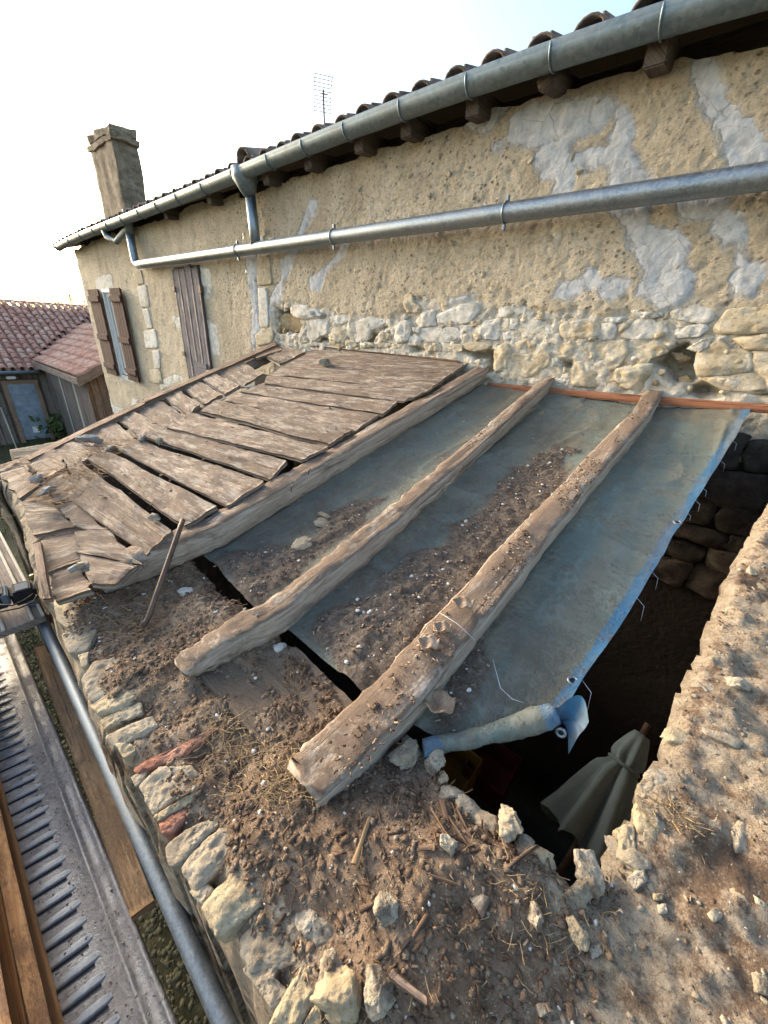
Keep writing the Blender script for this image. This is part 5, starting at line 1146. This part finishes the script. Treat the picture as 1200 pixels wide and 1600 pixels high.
# tubes
A_ = onZ(56, 946, -1.36); Bq = onZ(352, 1600, -1.36); dq = Bq - A_
guard = tag(tube('scaffold_tube', np.array([A_ + dq * t for t in np.linspace(-.01, 2.4, 50)]), .0215, 'tube', None, 20), 'galvanised steel scaffold tube running along the outer wall edge', 'tube')
stp = onZ(50, 934, -1.26)
stand = thing('scaffold_standard', 'upright galvanised scaffold post with ledger at the end of the steel tube', 'scaffold post', loc=(stp[0], stp[1], GZ))
tube('post', np.array([(stp[0], stp[1], GZ), (stp[0], stp[1], -1.5), (stp[0], stp[1], -1.26)]), .0242, 'tube', stand, 18, False)
box('ledger', (stp[0] - .02, stp[1] - .55, -1.38), (stp[0] + .03, stp[1] - .01, -1.31), 'galv', stand, .004, Matrix.Rotation(rad(-8), 4, 'Z'))
box('clamp', (A_[0] + .14, A_[1] - .028, -1.39), (A_[0] + .17, A_[1] + .028, -1.33), 'iron', stand, .006)
tube('brace', np.array([(dx0 + .02, -.05, DZ - .02), (dx0 + .02, .06, DZ - .02)]), .02, 'tube', stand, 12)
# planks of the scaffold
a = [onZ(x, y, -1.60) for x, y in ((50, 1010), (203, 1432), (80, 1002), (240, 1405))]
tag(plank('scaffold_plank', a[0], a[1], a[2], a[3], .035, 'scaffold_plank', None, .001, .001, .001, endrag=.002), 'orange-brown wooden plank lying between steel deck and scaffold tube', 'plank')
tag(plank('toe_board', (-2.6, -.226, -1.5), (.8, -.226, -1.5), (-2.6, -.258, -1.5), (.8, -.258, -1.5), .148, 'toeboard', None, .001, .0015, .001, nx=60), 'brown toe board standing on edge beside the ribbed steel deck', 'board')
tag(plank('toe_board', (-2.6, -.262, -1.38), (.8, -.262, -1.38), (-2.6, -.30, -1.38), (.8, -.30, -1.38), .20, 'toeboard', None, .001, .0015, .001, nx=60), 'taller orange stained board outermost at the lower left frame edge', 'board')
p = onZ(2, 762, -1.26); tag(box('plank_end', (p[0] - .25, p[1] - .4, -1.285), (p[0] + .1, p[1] + .02, -1.255), 'scaffold_plank', None, .003), 'pale wooden plank end poking in at the left edge', 'plank')

# ------------------------------------------------------------------ black cordless tool with battery, cable
tp = onZ(22, 925, -1.22)
tool = thing('cordless_tool', 'black plastic power tool with grey label lying by the scaffold post', 'power tool', loc=tuple(tp))
rt = Matrix.Rotation(rad(-6), 4, 'Z')
box('body', (tp[0] - .05, tp[1] - .30, tp[2] - .05), (tp[0] + .05, tp[1] - .02, tp[2] + .03), 'black', tool, .014, rt, tp)
box('battery', (tp[0] - .055, tp[1] - .015, tp[2] - .055), (tp[0] + .055, tp[1] + .075, tp[2] + .02), 'black', tool, .012, rt, tp)
box('label', (tp[0] - .03, tp[1] + .008, tp[2] + .0205), (tp[0] + .035, tp[1] + .055, tp[2] + .022), 'greyplastic', tool, 0, rt, tp)
box('grip_strip', (tp[0] - .058, tp[1] - .045, tp[2] - .03), (tp[0] + .058, tp[1] - .018, tp[2] + .026), 'greyplastic', tool, .006, rt, tp)
tube('button', np.array([tp + [-.085, .085, -.01], tp + [-.085, .085, .015]]), .012, 'yellow', tool, 12); tube('arm', np.array([tp + [-.03, .06, -.02], tp + [-.09, .085, -.02]]), .014, 'black', tool, 10)
cpx = [(0, 945), (20, 946), (38, 938), (52, 928), (58, 930), (52, 941), (30, 950), (0, 956)]
tag(tube('cable', np.array([onZ(a, b, -1.2) for a, b in cpx]), .0035, 'black', None, 6), 'thin cable looped round the top of the scaffold post', 'cable')

# ------------------------------------------------------------------ iron bar leaning on the rafter
t0, t1 = onB(286, 812, .15), onB(233, 962, .022); tb = [t0 + (t1 - t0) * k for k in np.linspace(0, 1, 8)] + [onB(228, 972, .014), onB(221, 979, .02)]
tag(tube('iron_bar', np.array(tb), .008, 'iron', None, 8), 'rusty iron bar with bent foot leaning on the big rafter end', 'iron bar')

# ================================================================== THINGS INSIDE THE DARK SHED
FL = GZ + .8
c_top = onZ(1003, 1148, -2.25); c_bot = onZ(905, 1312, -2.75)
par = thing('folded_parasol', 'folded pale grey-blue parasol leaning in the dark shed corner', 'parasol', loc=tuple(c_bot))
ax = c_bot - c_top; Lp = np.linalg.norm(ax); ax /= Lp; e1 = np.cross(ax, [0, 1, 0]); e1 /= np.linalg.norm(e1); e2 = np.cross(ax, e1)
vs = []; nr, na = 22, 48
for i in range(nr):
    t = i / (nr - 1)
    for j in range(na):
        a = 2 * math.pi * j / na; R_ = (.045 + .16 * t ** .8) * (1 + .34 * math.cos(8 * a + 2 * t) * t ** .6 + .06 * math.sin(3 * a)); R_ *= 1 - .35 * math.exp(-((t - .3) / .05) ** 2)
        vs.append(c_top + ax * (Lp * t + .03 * math.cos(8 * a) * t) + R_ * (math.cos(a) * e1 + math.sin(a) * e2))
F = [(i * na + j, i * na + (j + 1) % na, (i + 1) * na + (j + 1) % na, (i + 1) * na + j) for i in range(nr - 1) for j in range(na)] + [tuple(range(na))[::-1]]
mesh('canopy', vs, F, M['parasol'], par)
tube('pole', np.array([c_top - ax * .08, c_bot + ax * .5]), .018, 'iron', par, 10)
tube('tie', np.array([c_top + ax * Lp * .3 + .085 * (math.cos(t) * e1 + math.sin(t) * e2) for t in np.linspace(0, 2 * math.pi, 24)]), .012, 'parasol', par, 6)
def crate(px, py, z, w, l, h, mat, label, cat='crate'):
    c = onZ(px, py, z); t = thing('plastic_crate', label, cat, loc=tuple(c))
    box('bottom', (c[0] - w / 2, c[1] - l / 2, z - h), (c[0] + w / 2, c[1] + l / 2, z - h + .01), mat, t)
    for (a, b, cc, d) in ((-1, -.94, -1, 1), (.94, 1, -1, 1), (-.94, .94, -1, -.94), (-.94, .94, .94, 1)):
        box('side', (c[0] + a * w / 2, c[1] + cc * l / 2, z - h), (c[0] + b * w / 2, c[1] + d * l / 2, z), mat, t, .004)
crate(712, 1195, -3.2, .3, .4, .25, 'yellow', 'yellow plastic crate in shadow under the rolled tarpaulin end')
crate(772, 1190, -3.3, .35, .4, .25, 'redplastic', 'dark red plastic crate in shadow below the hole')
def chair(px, py, z, rz, label):
    c = onZ(px, py, z); t = thing('tube_chair', label, 'chair', loc=tuple(c)); Rm = np.array(Matrix.Rotation(rz, 3, 'Z'))
    W = lambda p: c + Rm @ np.array(p, float)
    for s in (-.2, .2):
        tube('leg', np.array([W((s, .2, -.45)), W((s, .2, 0)), W((s, .22, .4)), W((s * .9, .24, .45))]), .012, 'galv', t, 8); tube('leg', np.array([W((s, -.2, -.45)), W((s, -.2, 0)), W((s, .2, .01))]), .012, 'galv', t, 8)
    tube('rail', np.array([W((-.2, .22, .42)), W((.2, .22, .42))]), .012, 'galv', t, 8); tube('rail', np.array([W((-.2, .22, .25)), W((.2, .22, .25))]), .012, 'galv', t, 8)
    b = [W((-.2, -.2, .02)), W((-.2, .2, .02)), W((.2, -.2, .02)), W((.2, .2, .02))]; plank('seat', b[0], b[1], b[2], b[3], .02, 'soffit', t, .001, .001, .001, nx=8, ny=4)
chair(985, 1050, -2.3, .5, 'metal tube chair deep in the dark shed near the house wall'); chair(1015, 975, -2.5, 1.2, 'metal tube chair furthest back in the dark shed')

# ================================================================== LOOSE PIECES ON THE ROOF
def loose(name, px, py, dims, seed, mat, label, cat='stone', off=0.0, rot=None, group=None, plane='top'):
    p = onB(px, py, off)
    z = float(topz(p[0], p[1])) if plane == 'top' else (float(tarpz(p[0], p[1])) if plane == 'tarp' else p[2])
    o = rock(name, (p[0], p[1], z + dims[2] * .38), dims, seed, mat, None, rot or (random.uniform(-.3, .3), random.uniform(-.3, .3), random.uniform(0, 3)), sub=5, rough=.12)
    return tag(o, label, cat, group)
loose('loose_stone', 678, 1192, (.04, .036, .032), 11, 'rubble', 'small round pale stone perched where the rolled tarpaulin meets the rafter')
loose('loose_stone', 634, 1180, (.06, .05, .035), 12, 'wallstone', 'flat brown stone wedged beside the foot of the rightmost rafter')
loose('loose_stone', 788, 1306, (.046, .042, .04), 13, 'wallstone', 'grey rounded stone on the left rim of the dark hole')
loose('loose_stone', 912, 1366, (.045, .035, .03), 14, 'rubble', 'cream jagged stone at the lowest corner of the hole')
loose('loose_stone', 906, 1398, (.05, .022, .025), 15, 'rubble', 'pale flat stone just below the jagged one at the hole corner')
loose('loose_stone', 1158, 1062, (.05, .03, .022), 16, 'rubble', 'flat cream stone alone on the gable wall at the right', off=.03)
loose('loose_stone', 508, 572, (.10, .07, .06), 17, 'rubble', 'pale lump of rubble on the topmost boards near the house', off=.108, plane='x')
loose('loose_stone', 600, 1440, (.036, .03, .024), 18, 'rubble', 'pale pinkish broken stone in the brown soil at bottom centre')
loose('loose_stone', 693, 1351, (.028, .022, .02), 19, 'rubble', 'small cream pebble among rotten wood chips left of the hole')
loose('loose_stone', 827, 1452, (.025, .02, .02), 20, 'rubble', 'small whitish stone below the hole corner in brown soil')
loose('loose_stone', 898, 1468, (.03, .026, .02), 21, 'wallyellow', 'yellowish pebble below the hole in the soil')
loose('loose_stone', 520, 1530, (.035, .03, .025), 22, 'rubble', 'triangular cream stone left of bottom centre beside yellow edge stones')
loose('loose_stone', 535, 1570, (.06, .055, .045), 23, 'wallyellow', 'big yellowish angular stone at the bottom edge of the frame')
loose('loose_stone', 590, 1562, (.035, .035, .03), 24, 'rubble', 'grey-cream stone leaning against the big yellowish one at the bottom')
loose('lime_chunk', 438, 1010, (.032, .022, .014), 25, 'lime', 'white crumbling lime chunk under the middle rafter foot', 'lime lump')
loose('lime_chunk', 290, 916, (.06, .028, .007), 26, 'lime', 'flat white lime crust on soil below the large rafter', 'lime lump')
loose('stone_flake', 508, 802, (.07, .04, .014), 27, 'wallyellow', 'flat ochre stone flake on the tarpaulin between left rafters', 'stone flake', plane='tarp')
loose('stone_flake', 502, 815, (.07, .045, .014), 28, 'wallstone', 'flat brown stone flake below the ochre one on the tarpaulin', 'stone flake', plane='tarp')
loose('stone_flake', 474, 852, (.075, .05, .014), 29, 'wallstone', 'wide thin brown flake in the dirt left of the middle rafter', 'stone flake', plane='tarp')
for k, (px, py, s) in enumerate(((222, 688, .05), (250, 690, .04), (140, 690, .08), (175, 703, .05), (75, 770, .06), (130, 888, .045), (60, 752, .05), (240, 812, .04), (118, 890, .035))):
    loose('mortar_lump', px, py, (s * 1.2, s * .8, s * .5), 60 + k, 'mortar' if k % 2 == 0 else 'rubble', ('small grey mortar lump in a board gap left of centre', 'pale crumb beside the small grey mortar lump on the boards', 'largest grey mortar lump, by the dead grass at the far verge', 'pale lump right of the largest mortar lump near the verge', 'grey mortar lump on the broken boards of the low corner', 'pale lump at the lowest board ends beside the short lath', 'grey lump highest on the outer broken boards', 'pale lump in the gap just left of the iron bar', 'small grey lump next to the short lath at the eave')[k], 'mortar lump', off=.108, plane='x', group='mortar lumps on the old boards')
def frag(px, py, l, w, h, ang, mat, label, off=.0, cat='wood fragment', tilt=.1):
    p = onB(px, py, off); z = float(topz(p[0], p[1])) + h * .3 + off if off == 0 else p[2]
    dx = np.array([math.cos(ang), math.sin(ang), tilt]) * l / 2; dw = np.array([-math.sin(ang), math.cos(ang), 0]) * w / 2; c = np.array([p[0], p[1], z + h])
    return tag(plank('wood_fragment', c - dx - dw, c + dx - dw * .6, c - dx + dw, c + dx + dw * .5, h, mat, None, .004, .008, .002, nx=18, ny=6, endrag=.02), label, cat)
frag(524, 1204, .05, .035, .03, 1.1, 'redwood', 'orange broken wood block at the rotten foot of the rightmost rafter')
frag(812, 1362, .06, .014, .014, 1.1, 'chip', 'splintered red-brown wood stub standing at the rim of the hole', tilt=.5)
frag(575, 1430, .06, .009, .01, 1.0, 'chip', 'thin reddish wood splinter beside the white broken stone')
frag(622, 1545, .03, .009, .008, .2, 'lath', 'short brown wood chunk near the bottom edge')
frag(745, 1438, .045, .03, .008, 1.3, 'board', 'pale flat wood flake lying in soil below the hole')
frag(560, 1350, .07, .012, .01, 1.9, 'roots', 'curved dark twig in the soil below the rightmost rafter')
for k, (px, py, l, a_) in enumerate(((665, 1355, .06, .8), (690, 1330, .07, -.4), (660, 1270, .09, -.5), (690, 1290, .08, -.7), (720, 1330, .05, .3), (640, 1300, .05, 1.2), (700, 1310, .06, -.3), (645, 1250, .09, -.6), (735, 1350, .05, 1.0), (670, 1400, .05, .4), (630, 1490, .05, 1.4), (655, 1470, .05, 1.5), (720, 1300, .07, -.5), (625, 1235, .06, -.6))):
    frag(px, py, l * .8, random.uniform(.004, .010), .004, a_, 'chip', 'splinter of rotten red-brown wood in the soil left of the hole')['group'] = 'rotten wood splinters'
# curled papery flakes on the right rafter
for k, (px, py, s, lab) in enumerate(((722, 948, .045, 'pinkish flat flake on the rightmost rafter'), (668, 1010, .04, 'orange crumbly flake lower on the rightmost rafter'), (690, 985, .035, 'curled pale leaf flake on the rightmost rafter'), (685, 1105, .055, 'large curled brown leaf at the right side of the rafter foot'))):
    off = .078 if k < 3 else .03; p = onB(px, py, off); vs = []; 
    for i in range(9):
        for j in range(7):
            u, v = i / 8 - .5, j / 6 - .5; rr = 1 - 1.2 * abs(u) * abs(v); vs.append((p[0] + s * u * rr * 1.1, p[1] + s * v * rr + .01 * u, p[2] + .006 + s * (.9 * v * v + .3 * u * u) + .004 * math.sin(9 * u + 5 * v)))
    o = mesh('curled_flake', vs, grid_faces(9, 7), M['fungus']); md = o.modifiers.new('thickness', 'SOLIDIFY'); md.thickness = .0025; tag(o, lab, 'flake')
# nails in the rafters
for k, (px, py) in enumerate(((718, 738), (845, 652), (960, 690), (455, 768), (482, 742))):
    p = onB(px, py,   .07 if k < 3 else .085); tag(tube('nail', np.array([p, p + [.004, .0, .022], p + [.012, .004, .03]]), .0022, 'iron', None, 6), ('bent rusty nail halfway up the middle bare rafter', 'bent rusty nail near the top of the middle bare rafter', 'bent rusty nail on the upper half of the rightmost rafter', 'bent rusty nail low on the large rafter beside the boards', 'bent rusty nail higher on the large rafter beside the boards')[k], 'nail', 'nails in the rafters')

# ================================================================== FINE STUFF
def joined(name, items, mat, kind='stuff', label=None, cat=None, smooth=False):
    vs = []; fs = []; b = 0
    for v, f in items: vs.append(v); fs.append(f + b); b += len(v)
    o = mesh(name, np.vstack(vs), np.vstack(fs), M[mat], None, smooth); tag(o, label, cat, None, kind); return o
IV, IF = ico(1)
def grit(n, sampler, smin, smax, flat=.7):
    it = []
    P = sampler(n)
    s = smin * (smax / smin) ** (RNG.random(len(P)) ** 2.2)
    for p, q in zip(P, s):
        v = IV * (1 + RNG.normal(0, .22, (len(IV), 1))) * q * np.array([RNG.uniform(.7, 1.5), RNG.uniform(.7, 1.2), RNG.uniform(.45, .9) * flat + .1]); a = RNG.uniform(0, 6.28); c, s_ = math.cos(a), math.sin(a)
        it.append((v @ np.array([[c, -s_, 0], [s_, c, 0], [0, 0, 1]]).T + p + [0, 0, q * .25], IF))
    return it
def s_wall(xa, xb, ya, yb, m=.012):
    def f(n):
        P = np.stack([RNG.uniform(xa, xb, n * 2), RNG.uniform(ya, yb, n * 2)], 1); P = P[polysd(P, opoly) > m][:n]; return np.column_stack([P, topz(P[:, 0], P[:, 1])])
    return f
def s_tarp(n):
    P = np.stack([RNG.uniform(-1.2, -.2, n * 8), RNG.uniform(.47, 2.3, n * 8)], 1); d = dirtm(P[:, 0], P[:, 1]); P = P[RNG.random(len(P)) < d * .97 + .015][:n]; return np.column_stack([P, tarpz(P[:, 0], P[:, 1])])
def s_rafter(x0, y0, x1, y1, w, off):
    def f(n):
        t = RNG.random(n); x = x0 + (x1 - x0) * t + RNG.uniform(-w, w, n); y = y0 + (y1 - y0) * t; k = fbm(np.stack([x, y, 0 * x], 1), 5, 2, 4) > -.05; return np.column_stack([x, y, roofz(y, off)])[k]
    return f
def s_boards(n):
    P = np.stack([RNG.uniform(-2.6, -1.35, n), RNG.uniform(.3, 2.4, n)], 1); return np.column_stack([P, roofz(P[:, 1], .108)])
def s_deck(n):
    P = np.stack([RNG.uniform(dx0, 0, n), RNG.uniform(-.22, -.04, n)], 1); return np.column_stack([P, 0 * P[:, 0] + DZ])
def s_corner(n):
    t = RNG.random(n); q = [onB(a, b, .125) for a, b in ((70, 745), (110, 735), (150, 705), (185, 690), (95, 775), (130, 745))]
    P = np.array([q[int(i)] for i in RNG.integers(0, len(q), n)]) + RNG.normal(0, 1, (n, 3)) * [.07, .05, .004]; P[:, 2] = roofz(P[:, 1], .112); return P
W1 = s_wall(-1.5, .12, .08, .5); W2 = s_wall(.05, .75, .05, 2.4)
SOILG = [W1(1)]
joined('dark_grit', grit(7500, W1, .001, .0075) + grit(2000, s_tarp, .0012, .005) + grit(4200, W2, .0008, .0045), 'soil', label='dark soil crumbs and grit', cat='grit')
joined('pale_grit', grit(2000, W1, .0008, .0045) + grit(700, s_tarp, .0008, .0055) + grit(3000, W2, .0007, .005) + grit(500, s_deck, .001, .004) + grit(160, s_boards, .002, .007) + grit(160, s_rafter(-.31, .3, -.29, 2.3, .03, .072), .001, .006) + grit(120, s_rafter(-.73, .3, -.82, 2.3, .025, .067), .001, .005), 'rubble', label='pale stone crumbs', cat='grit')
joined('white_grit', grit(130, s_tarp, .002, .009) + grit(130, W1, .0015, .006) + grit(120, W2, .001, .005), 'whitechunk', label='white lime crumbs', cat='grit')
joined('brown_crumbs', grit(900, s_rafter(-.31, .27, -.29, 2.4, .04, .072), .0012, .006) + grit(700, s_rafter(-.74, .25, -.83, 2.4, .028, .067), .0012, .005) + grit(1500, W1, .001, .004) + grit(500, s_boards, .0015, .005), 'crumb', label='crumbs of rotten wood', cat='wood crumbs')
def chips(n, sampler, lmin, lmax):
    it = []
    for p in sampler(n):
        l = RNG.uniform(lmin, lmax); w = l * RNG.uniform(.08, .3); h = RNG.uniform(.0005, .0016); b = np.array([[x, y, z] for x in (-1, 1) for y in (-1, 1) for z in (-1, 1)], float) * (1 + RNG.normal(0, .18, (8, 3))) * [l / 2, w / 2, h]
        R = np.array(Matrix.Rotation(RNG.uniform(0, 6.28), 3, 'Z') @ Matrix.Rotation(RNG.normal(0, .25), 3, 'Y') @ Matrix.Rotation(RNG.normal(0, .3), 3, 'X')); it.append((b @ R.T + p + [0, 0, h + .002], np.array([[0, 1, 3, 2], [4, 6, 7, 5], [0, 4, 5, 1], [2, 3, 7, 6], [0, 2, 6, 4], [1, 5, 7, 3]])))
    return it
W3 = s_wall(-.6, .06, .08, .46)
joined('wood_chips', chips(1300, W1, .002, .009) + chips(330, W3, .005, .02) + chips(260, s_rafter(-.31, .27, -.29, 1.6, .04, .072), .003, .010) + chips(150, s_tarp, .004, .014), 'crumb', label='small chips of rotten wood', cat='wood chips')
joined('pale_flakes', chips(420, W1, .003, .010) + chips(240, W2, .003, .009) + chips(120, s_tarp, .005, .016) + chips(90, s_boards, .006, .03) + chips(120, s_rafter(-.31, .27, -.29, 1.4, .04, .072), .004, .012), 'fungus', label='pale bark and leaf flakes', cat='flakes')
def strands(n, sampler, lmin, lmax, r, curl=.5, up=.15):
    it = []; P = sampler(n)
    for p in P:
        l = RNG.uniform(lmin, lmax); a = RNG.uniform(0, 6.28); d0 = np.array([math.cos(a), math.sin(a), RNG.uniform(0, up)]); k = 5; q = p + [0, 0, .002]; pts = [q]
        for s in range(k): d0 = d0 + RNG.normal(0, curl * .45, 3) * [1, 1, .35]; d0[2] = max(d0[2], -.05) if s < 3 else d0[2]; d0 /= np.linalg.norm(d0); q = q + d0 * l / k; pts.append(q)
        pts = np.array(pts); v = []
        for q in pts:
            for j in range(3): v.append(q + r * np.array([math.cos(2.09 * j), math.sin(2.09 * j) * .7, math.sin(2.09 * j)]))
        f = np.array([[s * 3 + j, s * 3 + (j + 1) % 3, (s + 1) * 3 + (j + 1) % 3, (s + 1) * 3 + j] for s in range(k) for j in range(3)]); it.append((np.array(v), f))
    return it
def s_spot(px, py, rad_):
    c = onB(px, py)
    def f(n):
        a = RNG.uniform(0, 6.28, n); r = rad_ * np.sqrt(RNG.random(n)); x = c[0] + r * np.cos(a); y = c[1] + r * np.sin(a) * .7; return np.column_stack([x, y, topz(x, y)])
    return f
joined('dry_roots', strands(110, s_spot(410, 1200, .085), .02, .07, .0006, .9, .25) + strands(70, s_spot(460, 1235, .05), .02, .06, .0006, .9, .3) + strands(60, s_spot(350, 1150, .06), .03, .08, .0007, .8, .4) + strands(420, W1, .008, .03, .0005, .5, .2) + strands(50, s_spot(820, 1420, .06), .01, .03, .0005, .6, .3) + strands(70, s_spot(1040, 1290, .03), .01, .03, .0006, .5, .4), 'straw', label='dry tangled roots and straw on the wall top', cat='roots', smooth=True)
joined('brown_roots', strands(300, W1, .012, .045, .0006, .7, .25) + strands(90, s_spot(215, 960, .12), .03, .1, .0009, .8, .3) + strands(160, W2, .01, .04, .0006, .5, .2) + strands(10, s_spot(230, 700, .25), .04, .12, .001, .8, .3) + strands(260, s_corner, .03, .11, .0011, .8, .35), 'roots', label='brown rootlets in the soil', cat='roots', smooth=True)
# mossy ground patches and litter in the slot between wall and scaffold
it = []
for k in range(4500):
    x = RNG.uniform(-7.5, .2); y = RNG.uniform(-.5, .12); s = RNG.uniform(.006, .024); v = IV * (1 + RNG.normal(0, .25, (len(IV), 1))) * s * [1.3, 1, .3]; it.append((v + [x, y, GZ + .05], IF))
joined('moss_cushions', it, 'moss', label='moss cushions on the ground at the wall foot', cat='moss', smooth=True)
it = []
for k in range(9000):
    x = RNG.uniform(-19, -9.9) if k % 4 else RNG.uniform(-8, -3); y = RNG.uniform(-2, 4.5) if k % 4 else RNG.uniform(-1, .1); h = RNG.uniform(.05, .22); a = RNG.uniform(0, 3.14); w = RNG.uniform(.006, .014); t = RNG.normal(0, .05, 2); g0 = GZ
    v = np.array([(x - w * math.cos(a), y - w * math.sin(a), g0), (x + w * math.cos(a), y + w * math.sin(a), g0), (x + t[0], y + t[1], g0 + h)]); it.append((v, np.array([[0, 1, 2]])))
joined('grass', it, 'grass', label='short grass in the yard', cat='grass')
yb = onX(108, 690, -12.0); tag(rock('yard_stone', (-12.2, 1.75, GZ + 1.05), (.9, .5, .5), 41, 'wallyellow', None, sub=4), 'pale mossy stone lump in the yard before the barn', 'stone')
bush = []
for k in range(260):
    a = RNG.normal(0, 1, 3) * [.25, .25, .3]; c = np.array([BX + .5, 2.95, GZ + .35]) + a; s = RNG.uniform(.03, .08); t = RNG.normal(0, 1, 3) * s; u = RNG.normal(0, 1, 3) * s; bush.append((np.array([c - t, c + u, c + t, c - u]), np.array([[0, 1, 2, 3]])))
v = joined('small_shrub', bush, 'grass'); del v['kind']; tag(v, 'small dark green shrub at the barn wall beside the door', 'shrub')
# bare trees behind the barn
def twig_tree(x, y, h, seed, label):
    rg = np.random.default_rng(seed); t = thing('bare_tree', label, 'tree', 'bare trees behind the barn', loc=(x, y, GZ))
    tr = tube('trunk', np.array([(x, y, GZ - .1), (x + .1, y, GZ + h * .45), (x, y + .1, GZ + h * .8)]), .15, 'bark', t, 7, rfun=lambda q: .16 * (1 - q * .7))
    it = []
    def br(p, d, l, r, dep):
        q = p + d * l; s = np.cross(d, rg.normal(size=3)); s /= np.linalg.norm(s); b = np.cross(d, s)
        v = np.array([p + r * s, p - r * .5 * s + r * .8 * b, p - r * .5 * s - r * .8 * b, q + r * .6 * s, q - r * .3 * s + r * .5 * b, q - r * .3 * s - r * .5 * b]); it.append((v, np.array([[0, 1, 4, 3], [1, 2, 5, 4], [2, 0, 3, 5]])))
        if dep == 0: return
        for k in range(3 if dep > 1 else 4):
            e = d + rg.normal(0, .45, 3) + [0, 0, .12]; e /= np.linalg.norm(e); br(p + d * l * rg.uniform(.5, 1), e, l * rg.uniform(.55, .8), r * .6, dep - 1)
    for k in range(7): e = np.array([rg.normal(0, .5), rg.normal(0, .5), 1.0]); e /= np.linalg.norm(e); br(np.array([x, y, GZ + h * rg.uniform(.35, .75)]), e, h * .22, .05, 4)
    vs = []; fs = []; b_ = 0
    for v, f in it: vs.append(v); fs.append(f + b_); b_ += len(v)
    mesh('crown', np.vstack(vs), np.vstack(fs), M['bark'], t)
for k, (px, dist, top) in enumerate(((12, 60, 462), (35, 66, 468), (62, 62, 466), (90, 58, 462), (112, 64, 456), (128, 52, 458))):
    p = onX(px, top, -dist); twig_tree(p[0], p[1], (p[2] - GZ) * 1.0, 80 + k, ('leftmost', 'second from left', 'third from left', 'third from right', 'second from right', 'rightmost')[k] + ' of the bare winter trees on the skyline behind the barn')
for o in bpy.data.objects:
    if '_abs' in o: del o['_abs']
